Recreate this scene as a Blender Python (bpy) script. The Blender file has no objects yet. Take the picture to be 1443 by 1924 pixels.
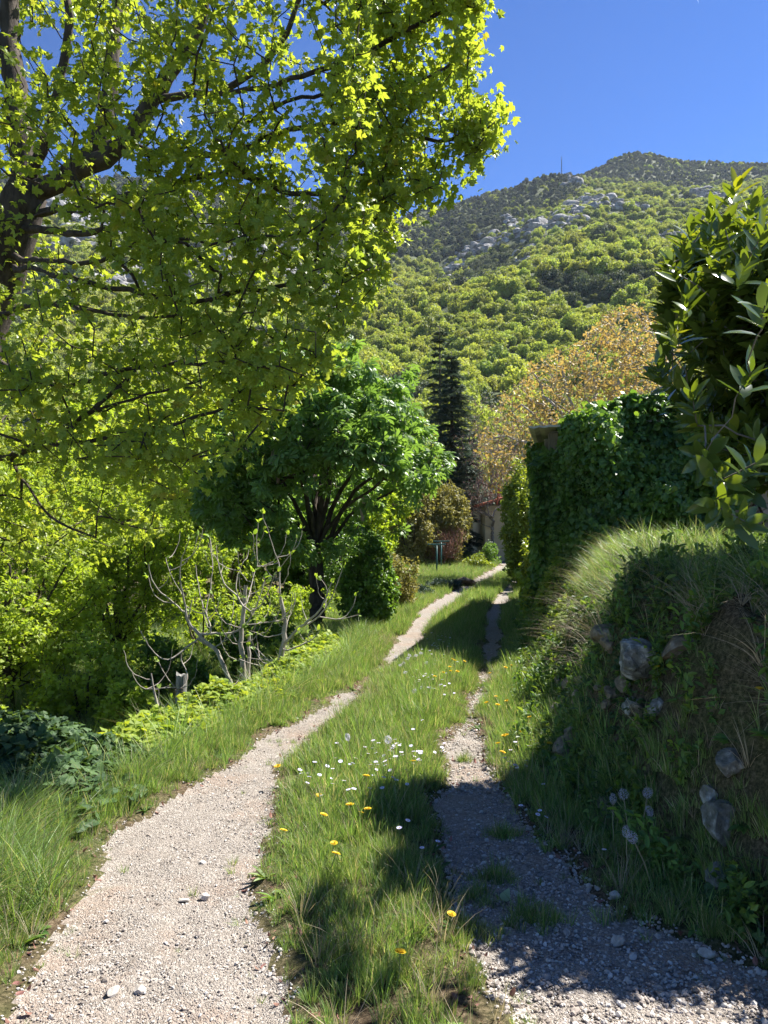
import bpy, math
import numpy as np
from mathutils import Vector
R = math.radians
sc = bpy.context.scene
C = sc.collection

# ------------------------------------------------------------------ camera, sky, sun, exposure
HOR, F, CX, EYE = 1010.0, 1445.0, 721.5, 1.6          # horizon row, focal length, centre column (photo pixels), eye height
cam_d = bpy.data.cameras.new('camera'); cam = bpy.data.objects.new('camera', cam_d); C.objects.link(cam)
cam_d.sensor_fit = 'VERTICAL'; cam_d.sensor_height = 32.0; cam_d.lens = 32.0 * F / 1924.0
cam_d.shift_y = (HOR - 962.0) / 1924.0
cam_d.clip_start = 0.05; cam_d.clip_end = 6000
cam.location = (0, 0, EYE); cam.rotation_euler = (R(90), 0, 0)
sc.camera = cam

SUN_EL, SUN_AZ = R(53), R(56)                          # azimuth clockwise from +Y
S = np.array([math.cos(SUN_EL) * math.sin(SUN_AZ), math.cos(SUN_EL) * math.cos(SUN_AZ), math.sin(SUN_EL)])
w = bpy.data.worlds.new('World'); sc.world = w; w.use_nodes = True
nt = w.node_tree; bg = nt.nodes['Background']
sky = nt.nodes.new('ShaderNodeTexSky'); sky.sky_type = 'NISHITA'; sky.sun_disc = False
sky.sun_elevation = SUN_EL; sky.sun_rotation = SUN_AZ
sky.altitude = 600; sky.air_density = 1.0; sky.dust_density = 0.0; sky.ozone_density = 6.0
gm = nt.nodes.new('ShaderNodeGamma'); gm.inputs[1].default_value = 1.44; sk = nt.nodes.new('ShaderNodeVectorMath'); sk.operation = 'SCALE'; sk.inputs[3].default_value = .345
nt.links.new(sky.outputs[0], gm.inputs[0]); nt.links.new(gm.outputs[0], sk.inputs[0])
tn = nt.nodes.new('ShaderNodeVectorMath'); tn.operation = 'MULTIPLY'; tn.inputs[1].default_value = (.72, .86, .96); nt.links.new(sk.outputs[0], tn.inputs[0]); nt.links.new(tn.outputs[0], bg.inputs[0]); bg.inputs[1].default_value = 0.085
sl = bpy.data.lights.new('sun', 'SUN'); sl.energy = 5.0; sl.angle = R(0.53); sl.color = (1.0, 0.955, 0.88)
sun = bpy.data.objects.new('sun', sl); C.objects.link(sun); sun.location = (30, 14, 40)
sun.rotation_euler = Vector(-S).to_track_quat('-Z', 'Y').to_euler()
sc.view_settings.view_transform = 'Standard'; sc.view_settings.look = 'None'
sc.view_settings.gamma = 1.0; sc.view_settings.exposure = 1.6
cy = sc.cycles
cy.max_bounces = 9; cy.diffuse_bounces = 6; cy.glossy_bounces = 2; cy.transmission_bounces = 6
cy.use_denoising = True; cy.caustics_reflective = False; cy.caustics_refractive = False
cy.sample_clamp_indirect = 6.0
try: cy.denoiser = 'OPENIMAGEDENOISE'; cy.denoising_prefilter = 'ACCURATE'
except Exception: pass

rng = np.random.default_rng(11)

# ------------------------------------------------------------------ helpers
def hsh(ix, iy, seed):
    h = (ix.astype(np.int64) * 374761393 + iy.astype(np.int64) * 668265263 + seed * 974634777) & 0xffffffff
    h = ((h ^ (h >> 13)) * 1274126177) & 0xffffffff
    h = (h ^ (h >> 16)) & 0xffff
    return h / 65535.0
def vnoise(x, y, seed=0):
    x = np.asarray(x, float); y = np.asarray(y, float)
    ix = np.floor(x); iy = np.floor(y); fx = x - ix; fy = y - iy
    fx = fx * fx * (3 - 2 * fx); fy = fy * fy * (3 - 2 * fy)
    a = hsh(ix, iy, seed); b = hsh(ix + 1, iy, seed); c = hsh(ix, iy + 1, seed); d = hsh(ix + 1, iy + 1, seed)
    return (a * (1 - fx) + b * fx) * (1 - fy) + (c * (1 - fx) + d * fx) * fy - 0.5
def fbm(x, y, seed=0, o=4):
    s = 0; a = 1.0
    for k in range(o): s = s + a * vnoise(np.asarray(x) * 2 ** k, np.asarray(y) * 2 ** k, seed + k); a *= .5
    return s
def sstep(a, b, x):
    t = np.clip((x - a) / (b - a), 0, 1); return t * t * (3 - 2 * t)
def tag(o, label=None, cat=None, group=None, kind=None):
    if label: o['label'] = label
    if cat: o['category'] = cat
    if group: o['group'] = group
    if kind: o['kind'] = kind
    return o
def empty(name, loc, label, cat, group=None):
    o = bpy.data.objects.new(name, None); C.objects.link(o); o.location = loc
    o.empty_display_size = .2
    return tag(o, label, cat, group)
def mesh(name, V, Fs, mat=None, rnd=None, smooth=False, mats=None, midx=None):
    """V (n,3); Fs list of int arrays (m,k); one mesh"""
    me = bpy.data.meshes.new(name)
    V = np.asarray(V, np.float32)
    if not isinstance(Fs, (list, tuple)): Fs = [Fs]
    Fs = [np.asarray(f, np.int32) for f in Fs if len(f)]
    nl = sum(f.size for f in Fs); nf = sum(len(f) for f in Fs)
    me.vertices.add(len(V)); me.vertices.foreach_set('co', V.ravel())
    me.loops.add(nl); me.loops.foreach_set('vertex_index', np.concatenate([f.ravel() for f in Fs]) if Fs else np.zeros(0, np.int32))
    tot = np.concatenate([np.full(len(f), f.shape[1], np.int32) for f in Fs])
    st = np.concatenate([[0], np.cumsum(tot)[:-1]]).astype(np.int32)
    me.polygons.add(nf); me.polygons.foreach_set('loop_start', st); me.polygons.foreach_set('loop_total', tot)
    if midx is not None: me.polygons.foreach_set('material_index', np.asarray(midx, np.int32))
    me.polygons.foreach_set('use_smooth', np.full(nf, bool(smooth)))
    me.update(calc_edges=True)
    if rnd is not None:
        a = me.attributes.new('rnd', 'FLOAT', 'POINT'); a.data.foreach_set('value', np.asarray(rnd, np.float32))
    for m in (mats or ([mat] if mat else [])): me.materials.append(m)
    return me
def obj(name, me, parent=None, loc=None, link=True):
    o = bpy.data.objects.new(name, me)
    if link: C.objects.link(o)
    if parent: o.parent = parent
    if loc is not None: o.location = loc
    return o
def part(name, V, Fs, mat, parent, **k):
    """mesh given in world space, stored relative to the parent empty"""
    V = np.asarray(V, float) - np.array(parent.location)
    return obj(name, mesh(name, V, Fs, mat, **k), parent)
class MB:
    """collects shapes into one mesh"""
    def __init__(s): s.V = []; s.Q = []; s.T = []; s.r = []; s.n = 0
    def add(s, V, quads=None, tris=None, r=0.5):
        V = np.asarray(V, float); s.V.append(V)
        if quads is not None and len(quads): s.Q.append(np.asarray(quads) + s.n)
        if tris is not None and len(tris): s.T.append(np.asarray(tris) + s.n)
        s.r.append(np.full(len(V), r) if np.isscalar(r) else r); s.n += len(V); return s
    def get(s):
        Fs = []
        if s.Q: Fs.append(np.concatenate(s.Q))
        if s.T: Fs.append(np.concatenate(s.T))
        return np.concatenate(s.V), Fs, np.concatenate(s.r)
    def mesh(s, name, mat, smooth=False):
        V, Fs, r = s.get(); return mesh(name, V, Fs, mat, rnd=r, smooth=smooth)
    def part(s, name, mat, parent, smooth=False):
        V, Fs, r = s.get(); return part(name, V, Fs, mat, parent, rnd=r, smooth=smooth)
    def box(s, c, d, rz=0, bev=0.0):
        c = np.array(c, float); d = np.array(d, float) / 2
        if bev:
            # chamfered box: three nested rings
            out = []; b = bev
            pts = []
            for z, k in ((-d[2], b), (-d[2] + b, 0), (d[2] - b, 0), (d[2], b)):
                x, y = d[0] - k, d[1] - k; q = b if k == 0 else b * .6
                pts += [(-x + q, -y, z), (x - q, -y, z), (x, -y + q, z), (x, y - q, z), (x - q, y, z), (-x + q, y, z), (-x, y - q, z), (-x, -y + q, z)]
            V = np.array(pts); Q = []
            for i in range(3):
                for j in range(8): Q.append((i * 8 + j, i * 8 + (j + 1) % 8, i * 8 + 8 + (j + 1) % 8, i * 8 + 8 + j))
            n = len(V); V = np.vstack([V, [[0, 0, -d[2]], [0, 0, d[2]]]])
            T = [(n, (j + 1) % 8, j) for j in range(8)] + [(n + 1, 24 + j, 24 + (j + 1) % 8) for j in range(8)]
        else:
            V = np.array([(x, y, z) for z in (-d[2], d[2]) for x, y in ((-d[0], -d[1]), (d[0], -d[1]), (d[0], d[1]), (-d[0], d[1]))])
            Q = [(3, 2, 1, 0), (4, 5, 6, 7)] + [(i, (i + 1) % 4, (i + 1) % 4 + 4, i + 4) for i in range(4)]; T = None
        cc, ss = math.cos(rz), math.sin(rz)
        V = V @ np.array([[cc, ss, 0], [-ss, cc, 0], [0, 0, 1]]) + c
        return s.add(V, Q, T)
    def tube(s, P, r, k=8, r_=0.5, cap=True):
        V, Q, T = tube(P, r, k, cap); return s.add(V, Q, T, r_)
def tube(P, r, k=8, cap=True):
    P = np.asarray(P, float); n = len(P); r = np.broadcast_to(np.asarray(r, float), (n,))
    t = np.gradient(P, axis=0); t /= np.linalg.norm(t, axis=1)[:, None] + 1e-9
    ref = np.array([0, 0, 1.0]) if abs(t[:, 2].mean()) < .8 else np.array([1.0, 0, 0])
    a = np.cross(t, ref); a /= np.linalg.norm(a, axis=1)[:, None] + 1e-9
    b = np.cross(t, a)
    th = np.arange(k) * 2 * math.pi / k
    V = P[:, None] + r[:, None, None] * (np.cos(th)[None, :, None] * a[:, None] + np.sin(th)[None, :, None] * b[:, None])
    V = V.reshape(-1, 3)
    i = np.arange(n - 1)[:, None] * k; j = np.arange(k)[None]; jn = (j + 1) % k
    Q = np.stack([i + j, i + jn, i + k + jn, i + k + j], -1).reshape(-1, 4)
    T = np.zeros((0, 3), int)
    if cap:
        V = np.vstack([V, P[:1], P[-1:]]); m = n * k
        j = np.arange(k); T = np.vstack([np.stack([np.full(k, m), (j + 1) % k, j], 1), np.stack([np.full(k, m + 1), (n - 1) * k + j, (n - 1) * k + (j + 1) % k], 1)])
    return V, Q, T
def frames(d, up):
    """rows: local X, Y (=d), Z (=close to up)"""
    d = d / (np.linalg.norm(d, axis=1)[:, None] + 1e-9)
    x = np.cross(d, up); x /= np.linalg.norm(x, axis=1)[:, None] + 1e-9
    z = np.cross(x, d)
    return np.stack([x, d, z], 1)
def stamp(bases, pos, d, up, size, r=None, which=None):
    """bases: list of (V, F); returns V, [F...], rnd"""
    n = len(pos); fr = frames(d, up)
    if which is None: which = rng.integers(0, len(bases), n)
    if r is None: r = rng.random(n)
    size = np.broadcast_to(size, (n,))
    Vs, Fs, Rs, off = [], {}, [], 0
    for b, (bV, bF) in enumerate(bases):
        m = which == b
        if not m.any(): continue
        V = np.einsum('vk,nkj->nvj', bV, fr[m]) * size[m][:, None, None] + pos[m][:, None]
        k = len(bV); cnt = m.sum()
        for f in (bF if isinstance(bF, list) else [bF]):
            f = np.asarray(f)
            Fs.setdefault(f.shape[1], []).append((f[None] + (np.arange(cnt) * k)[:, None, None] + off).reshape(-1, f.shape[1]))
        Vs.append(V.reshape(-1, 3)); Rs.append(np.repeat(r[m], k)); off += cnt * k
    return np.concatenate(Vs), [np.concatenate(v) for v in Fs.values()], np.concatenate(Rs)
def rdir(n, up=0.0, spread=1.0):
    v = rng.normal(size=(n, 3)) * spread; v[:, 2] += up
    return v / (np.linalg.norm(v, axis=1)[:, None] + 1e-9)
def px(x, y, Y):
    """point on the ray through photo pixel (x, y) at distance Y"""
    return np.array([(x - CX) / F * Y, Y, EYE + (HOR - y) / F * Y])

# ------------------------------------------------------------------ materials
def newmat(name):
    m = bpy.data.materials.new(name); m.use_nodes = True; nt = m.node_tree
    for n in list(nt.nodes): nt.nodes.remove(n)
    out = nt.nodes.new('ShaderNodeOutputMaterial'); return m, nt, out
def N(nt, t, **k):
    n = nt.nodes.new(t)
    for a, v in k.items():
        if a.startswith('i_'): n.inputs[a[2:].replace('_', ' ')].default_value = v
        else: setattr(n, a, v)
    return n
def mixc(nt, fac, a, b):
    m = nt.nodes.new('ShaderNodeMix'); m.data_type = 'RGBA'
    for s, v in ((0, fac), (6, a), (7, b)):
        if hasattr(v, 'is_output') or isinstance(v, bpy.types.NodeSocket): nt.links.new(v, m.inputs[s])
        else: m.inputs[s].default_value = v if s == 0 else (*v, 1)[:4]
    return m.outputs[2]
def ramp(nt, fac, stops):
    r = nt.nodes.new('ShaderNodeValToRGB'); e = r.color_ramp.elements
    while len(e) < len(stops): e.new(.5)
    for k, (p, c) in enumerate(stops): e[k].position = p; e[k].color = (*c, 1)[:4]
    nt.links.new(fac, r.inputs[0]); return r.outputs[0]
def leafmat(name, c1, c2, trans=0.45, tc=(1.5, 1.35, .5), rough=.5, spec=.35, inst=False, c3=None, noise=None):
    c1, c2, c3 = [None if c is None else (c[0], c[1], c[2] * 1.35 + .012) for c in (c1, c2, c3)]
    m, nt, out = newmat(name); L = nt.links.new
    at = N(nt, 'ShaderNodeAttribute', attribute_name='rnd')
    fac = at.outputs['Fac']
    stops = [(0, c1), (1, c2)] if c3 is None else [(0, c1), (.8, c2), (.93, c3), (1, c3)]
    col = ramp(nt, fac, stops)
    if inst:
        oi = N(nt, 'ShaderNodeObjectInfo')
        hs = N(nt, 'ShaderNodeHueSaturation')
        mr = N(nt, 'ShaderNodeMapRange'); L(oi.outputs['Random'], mr.inputs[0]); mr.inputs[3].default_value = .72; mr.inputs[4].default_value = 1.3
        L(mr.outputs[0], hs.inputs['Value'])
        m2 = N(nt, 'ShaderNodeMath', operation='MULTIPLY'); L(oi.outputs['Random'], m2.inputs[0]); m2.inputs[1].default_value = 7.31
        m3 = N(nt, 'ShaderNodeMath', operation='FRACT'); L(m2.outputs[0], m3.inputs[0])
        mh = N(nt, 'ShaderNodeMapRange'); L(m3.outputs[0], mh.inputs[0]); mh.inputs[3].default_value = .482; mh.inputs[4].default_value = .514
        L(mh.outputs[0], hs.inputs['Hue']); L(col, hs.inputs['Color']); col = hs.outputs[0]
    p = N(nt, 'ShaderNodeBsdfPrincipled'); L(col, p.inputs['Base Color'])
    p.inputs['Roughness'].default_value = rough; p.inputs['Specular IOR Level'].default_value = spec
    t = N(nt, 'ShaderNodeBsdfTranslucent')
    v = N(nt, 'ShaderNodeVectorMath', operation='MULTIPLY'); L(col, v.inputs[0]); v.inputs[1].default_value = tc; L(v.outputs[0], t.inputs[0])
    mx = N(nt, 'ShaderNodeMixShader'); mx.inputs[0].default_value = trans
    L(p.outputs[0], mx.inputs[1]); L(t.outputs[0], mx.inputs[2]); L(mx.outputs[0], out.inputs[0]); return m
def roughmat(name, c1, c2, scale=8, rough=.9, bump=.3, c3=None, detail=8, stretch=(1, 1, 1), spec=.2, dist=.02, metallic=0):
    m, nt, out = newmat(name); L = nt.links.new
    tc = N(nt, 'ShaderNodeTexCoord'); mp = N(nt, 'ShaderNodeMapping'); mp.inputs['Scale'].default_value = stretch
    L(tc.outputs['Object'], mp.inputs[0])
    n = N(nt, 'ShaderNodeTexNoise'); n.inputs['Scale'].default_value = scale; n.inputs['Detail'].default_value = detail; n.inputs['Roughness'].default_value = .65
    L(mp.outputs[0], n.inputs[0])
    st = [(.32, c1), (.68, c2)] if c3 is None else [(.3, c1), (.52, c2), (.66, c3)]
    col = ramp(nt, n.outputs[0], st)
    p = N(nt, 'ShaderNodeBsdfPrincipled'); L(col, p.inputs['Base Color']); p.inputs['Roughness'].default_value = rough
    p.inputs['Specular IOR Level'].default_value = spec; p.inputs['Metallic'].default_value = metallic
    if bump:
        b = N(nt, 'ShaderNodeBump'); b.inputs['Strength'].default_value = bump; b.inputs['Distance'].default_value = dist
        L(n.outputs[0], b.inputs['Height']); L(b.outputs[0], p.inputs['Normal'])
    L(p.outputs[0], out.inputs[0]); return m
M = {}
M['bark'] = roughmat('bark', (.028, .021, .016), (.10, .08, .065), 14, bump=.9, stretch=(1, 1, .25), dist=.03)
M['bark_pale'] = roughmat('pale_bark', (.22, .19, .16), (.44, .40, .35), 22, bump=.5, stretch=(1, 1, .4))
M['bark_grey'] = roughmat('grey_bark', (.10, .085, .075), (.27, .24, .21), 14, bump=.6, stretch=(1, 1, .4))
M['twig_red'] = roughmat('russet_twig', (.16, .075, .05), (.30, .15, .10), 5, bump=0)
M['maple'] = leafmat('maple_leaf', (.20, .285, .025), (.34, .41, .045), .55, (1.42, 1.35, .55), rough=.42, spec=.45, c3=(.34, .33, .035))
M['chestnut'] = leafmat('chestnut_leaf', (.11, .20, .035), (.20, .32, .06), .45, (1.4, 1.4, .55), rough=.4, spec=.4)
M['hazel'] = leafmat('hazel_leaf', (.24, .34, .025), (.41, .49, .05), .52, (1.3, 1.3, .45))
M['green_bush'] = leafmat('green_leaf', (.08, .16, .02), (.19, .31, .03), .42, (1.4, 1.4, .5), rough=.38, spec=.45)
M['ivy'] = leafmat('ivy_leaf', (.05, .115, .018), (.16, .28, .035), .4, (1.4, 1.4, .5), rough=.32, spec=.5, c3=(.17, .26, .03))
M['hedge'] = leafmat('hedge_leaf', (.13, .20, .02), (.30, .37, .03), .45, rough=.36, spec=.5)
M['laurel'] = leafmat('laurel_leaf', (.045, .085, .012), (.13, .185, .018), .33, (1.75, 1.6, .35), rough=.17, spec=.65, c3=(.25, .28, .02))
M['walnut'] = leafmat('bronze_leaf', (.34, .225, .05), (.46, .37, .095), .4, (1.2, 1.1, .7), c3=(.30, .33, .07))
M['golden'] = leafmat('golden_leaf', (.17, .17, .035), (.33, .31, .06), .35, (1.3, 1.2, .6))
M['cedar'] = leafmat('cedar_needle', (.045, .08, .04), (.115, .16, .075), .2, (1.2, 1.2, .8), rough=.7)
M['fig_leaf'] = leafmat('fig_leaf', (.17, .29, .03), (.30, .42, .045), .5)
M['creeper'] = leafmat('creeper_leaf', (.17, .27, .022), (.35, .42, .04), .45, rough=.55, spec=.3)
M['dark_creeper'] = leafmat('dark_creeper_leaf', (.035, .075, .015), (.09, .16, .03), .3, rough=.6, spec=.3)  # shade painted into the left creeper and heap; plain dark green on the bank
M['bud'] = leafmat('flower_spike', (.42, .36, .2), (.5, .35, .22), .3, (1, 1, 1))
M['grass'] = leafmat('grass_blade', (.10, .185, .035), (.235, .34, .065), .42, (1.3, 1.3, .6), rough=.42, spec=.35, inst=True, c3=(.46, .40, .20))
M['grass_dry'] = leafmat('dry_grass_blade', (.24, .22, .09), (.46, .38, .20), .35, (1.2, 1.1, .8), rough=.6, inst=True)
M['weed'] = leafmat('weed_leaf', (.06, .13, .018), (.17, .27, .03), .4, rough=.45, inst=True)
M['f_yellow'] = leafmat('yellow_green_crown', (.24, .29, .04), (.41, .44, .06), .45, (1.2, 1.25, .6), rough=.6, inst=True)
M['f_green'] = leafmat('green_crown', (.18, .235, .035), (.31, .36, .055), .40, (1.3, 1.25, .6), rough=.6, inst=True)
M['f_dark'] = leafmat('dark_crown', (.06, .085, .03), (.13, .16, .055), .2, rough=.7, inst=True)
M['pine'] = leafmat('pine_crown', (.075, .10, .045), (.15, .175, .075), .22, rough=.7, inst=True)
M['rock'] = roughmat('limestone', (.07, .07, .065), (.30, .29, .28), .22, bump=1.0, c3=(.52, .51, .49), dist=1.5, detail=12)
M['boulder'] = roughmat('boulder_stone', (.05, .055, .035), (.20, .195, .175), 13, bump=1.0, c3=(.54, .53, .50), dist=.03, detail=12)
M['stone_pale'] = roughmat('pale_stone', (.30, .26, .22), (.55, .51, .46), 30, bump=.5, dist=.01)
M['stone'] = roughmat('bank_stone', (.06, .055, .035), (.21, .165, .115), 15, bump=1.0, c3=(.33, .28, .22), dist=.02, detail=10)
M['dead_leaf'] = leafmat('dead_leaf', (.16, .075, .035), (.34, .18, .09), .2, (1, 1, 1), rough=.7, inst=True)
# ------------------------------------------------------------------ the lie of the land
def ip(x, xs, ys): return np.interp(x, xs, ys)
LY = [-6, 2.0, 2.53, 3.35, 3.92, 4.72, 5.25, 5.93, 6.42, 7.0, 8.2, 9.6, 13, 16.5, 23, 30, 46, 66, 90]
LX = [-.6, -.74, -.79, -.95, -1.02, -.97, -.93, -.83, -.72, -.46, -.25, .08, .55, .98, 2.37, 3.9, 7.6, 12.5, 18]
LW = [.55, .5, .47, .41, .40, .28, .21, .15, .12, .12, .13, .15, .19, .24, .30, .3, .35, .4, .4]
RY = [-6, 2.0, 2.53, 2.93, 3.35, 3.92, 4.72, 5.64, 6.4, 8, 9.6, 12.2, 16, 23, 30, 46, 66, 90]
RX = [1.3, 1.1, 1.0, .86, .64, .60, .57, .57, .68, 1.0, 1.30, 1.74, 2.25, 3.75, 5.3, 9.1, 14, 19.5]
RW = [.6, .6, .55, .47, .28, .24, .19, .12, .10, .14, .17, .19, .2, .25, .25, .3, .3, .3]
EY = [-6, 2.5, 3.5, 5, 6.4, 8, 10, 13, 18, 25, 40, 60]                 # where the verge starts to drop, left
EX = [-2.0, -2.0, -2.0, -2.0, -1.65, -1.2, -.85, -.95, -.6, -.8, -2, -3]
ED = [.9, 1.0, 1.05, 1.1, 1.1, 1.1, 1.0, .85, .6, .35, .2, .1]
FY = [-6, 2.5, 3.6, 4.9, 5.9, 8, 9.6, 13, 16, 25, 46, 66]                # foot of the bank, right
FX = [1.7, 1.5, 1.24, 1.0, 1.07, 1.38, 1.70, 2.25, 2.75, 4.9, 10.5, 16]
BH = [.5, .7, 1.15, 1.2, 1.22, 1.25, 1.15, 1.0, .8, .6, .3, .3]
def rutmask(X, Y):
    wob = .11 * fbm(X * 2.2, Y * 2.2, 5, 3) + .05 * fbm(X * 7, Y * 7, 8, 2)
    dl = ip(Y, LY, LW) - np.abs(X - ip(Y, LY, LX)) + wob
    dr = ip(Y, RY, RW) - np.abs(X - ip(Y, RY, RX)) + wob
    g_ = sstep(5.7, 6.8, Y) * (.07 - .28 * fbm(X * .9 + 3, Y * .8, 6, 3)) * (1 - .6 * sstep(10, 12, Y))
    return np.maximum(dl - g_, dr - g_ - .05 * sstep(5.8, 6.5, Y))             # metres inside a rut (positive) or outside
def Gz(X, Y):
    X = np.asarray(X, float); Y = np.asarray(Y, float)
    z = .5 * sstep(32, 56, Y) + .9 * sstep(48, 75, Y)
    m = rutmask(X, Y)
    z = z + .035 * (1 - sstep(-.14, .06, m)) + .012 * fbm(X * 5, Y * 5, 9, 3)
    e = ip(Y, EY, EX); d = ip(Y, EY, ED)
    z = z - d * sstep(0, 1.25, e - X) - .07 * np.clip(e - 1.25 - X, 0, 12) + .14 * fbm(X * .9, Y * .9, 3, 3) * sstep(-.2, .8, e - X)
    f = ip(Y, FY, FX) + .12 * fbm(X * .5 + 4, Y * 1.3, 21, 2); h = ip(Y, FY, BH)
    wd = .32 + .26 * h + .6 * sstep(5.0, 6.4, Y) * (1 - sstep(9.5, 11, Y))
    z = z + h * sstep(0, wd, X - f) + .03 * np.clip(X - f - wd, 0, 10) + (.30 * fbm(X * 1.5, Y * 2.1, 33, 4) + .07 * fbm(X * 6, Y * 6, 35, 2)) * sstep(.0, .5, X - f)
    return z
def ground_hit(x, y, off=0.0, y0=1.6, y1=60):
    Y = np.arange(y0, y1, .01); X = (x - CX) / F * Y; z = EYE + (HOR - y) / F * Y
    k = np.nonzero(z <= Gz(X, Y) + off)[0]
    k = k[0] if len(k) else len(Y) - 1
    return np.array([X[k], Y[k], float(Gz(X[k], Y[k]))])

# ground and gravel share one grid: faces go to the path where the ruts are worn
xs = np.concatenate([-4 - np.geomspace(.04, 60, 55)[::-1], np.arange(-4, 3.6, .03), 3.6 + np.geomspace(.04, 60, 55)])
ys = np.concatenate([np.linspace(-14, 1.2, 40), np.arange(1.24, 13, .03), 13 + np.geomspace(.05, 52, 170)])
GX, GY = np.meshgrid(xs, ys); GZ = Gz(GX, GY)
m = rutmask(GX, GY)
GZ = GZ + .006 * vnoise(GX * 40, GY * 40, 71) * (m > -.1) + .012 * vnoise(GX * 12, GY * 12, 72)
V = np.stack([GX, GY, GZ], -1).reshape(-1, 3)
ny, nx = GX.shape
i = (np.arange(ny - 1)[:, None] * nx + np.arange(nx - 1)[None])
Q = np.stack([i, i + 1, i + nx + 1, i + nx], -1).reshape(-1, 4)
fm = m.ravel()[Q].mean(1)
def earthmat():
    m, nt, out = newmat('earth'); L = nt.links.new
    tc = N(nt, 'ShaderNodeTexCoord')
    n1 = N(nt, 'ShaderNodeTexNoise'); n1.inputs['Scale'].default_value = 1.7; n1.inputs['Detail'].default_value = 8; L(tc.outputs['Object'], n1.inputs[0])
    n2 = N(nt, 'ShaderNodeTexNoise'); n2.inputs['Scale'].default_value = 45; n2.inputs['Detail'].default_value = 10; n2.inputs['Roughness'].default_value = .75; L(tc.outputs['Object'], n2.inputs[0])
    a = ramp(nt, n2.outputs[0], [(.38, (.04, .028, .018)), (.5, (.11, .08, .05)), (.62, (.22, .17, .11))])
    b = ramp(nt, n2.outputs[0], [(.38, (.025, .04, .012)), (.52, (.08, .10, .03)), (.64, (.17, .15, .07))])
    f = ramp(nt, n1.outputs[0], [(.42, (0, 0, 0)), (.62, (.8, .8, .8))])
    c = mixc(nt, f, a, b)
    p = N(nt, 'ShaderNodeBsdfPrincipled'); L(c, p.inputs['Base Color']); p.inputs['Roughness'].default_value = .95; p.inputs['Specular IOR Level'].default_value = .1
    bp = N(nt, 'ShaderNodeBump'); bp.inputs['Strength'].default_value = .8; bp.inputs['Distance'].default_value = .03; L(n2.outputs[0], bp.inputs['Height']); L(bp.outputs[0], p.inputs['Normal'])
    L(p.outputs[0], out.inputs[0]); return m
def gravelmat():
    m, nt, out = newmat('gravel'); L = nt.links.new
    tc = N(nt, 'ShaderNodeTexCoord')
    v = N(nt, 'ShaderNodeTexVoronoi'); v.inputs['Scale'].default_value = 75; L(tc.outputs['Object'], v.inputs['Vector'])
    v2 = N(nt, 'ShaderNodeTexVoronoi'); v2.inputs['Scale'].default_value = 170; L(tc.outputs['Object'], v2.inputs['Vector'])
    sp = N(nt, 'ShaderNodeSeparateColor'); L(v.outputs['Color'], sp.inputs[0])
    sp2 = N(nt, 'ShaderNodeSeparateColor'); L(v2.outputs['Color'], sp2.inputs[0])
    st = [(0, (.17, .145, .125)), (.3, (.23, .20, .17)), (.6, (.285, .25, .215)), (.85, (.35, .315, .28)), (1, (.47, .435, .39))]
    c1 = ramp(nt, sp.outputs[0], st); c2 = ramp(nt, sp2.outputs[1], st)
    n1 = N(nt, 'ShaderNodeTexNoise'); n1.inputs['Scale'].default_value = 2.3; n1.inputs['Detail'].default_value = 8; L(tc.outputs['Object'], n1.inputs[0])
    f = ramp(nt, n1.outputs[0], [(.42, (0, 0, 0)), (.6, (1, 1, 1))])
    c = mixc(nt, f, c2, c1)
    n3 = N(nt, 'ShaderNodeTexNoise'); n3.inputs['Scale'].default_value = 1.1; n3.inputs['Detail'].default_value = 10; n3.inputs['Roughness'].default_value = .7; L(tc.outputs['Object'], n3.inputs[0])
    f2 = ramp(nt, n3.outputs[0], [(.5, (0, 0, 0)), (.72, (.75, .75, .75))])
    c = mixc(nt, f2, c, (.30, .20, .14))
    p = N(nt, 'ShaderNodeBsdfPrincipled'); L(c, p.inputs['Base Color']); p.inputs['Roughness'].default_value = .9; p.inputs['Specular IOR Level'].default_value = .2
    mx = N(nt, 'ShaderNodeMath', operation='ADD'); L(v.outputs['Distance'], mx.inputs[0]); L(v2.outputs['Distance'], mx.inputs[1])
    bp = N(nt, 'ShaderNodeBump', invert=True); bp.inputs['Strength'].default_value = .9; bp.inputs['Distance'].default_value = .008; L(mx.outputs[0], bp.inputs['Height']); L(bp.outputs[0], p.inputs['Normal'])
    L(p.outputs[0], out.inputs[0]); return m
M['earth'] = earthmat(); M['gravel'] = gravelmat()
tag(obj('ground', mesh('ground', V, Q[fm <= 0], M['earth'], smooth=True)), kind='structure')
tag(obj('gravel_path', mesh('gravel_path', V, Q[fm > 0], M['gravel'], smooth=True)), kind='structure')

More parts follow.
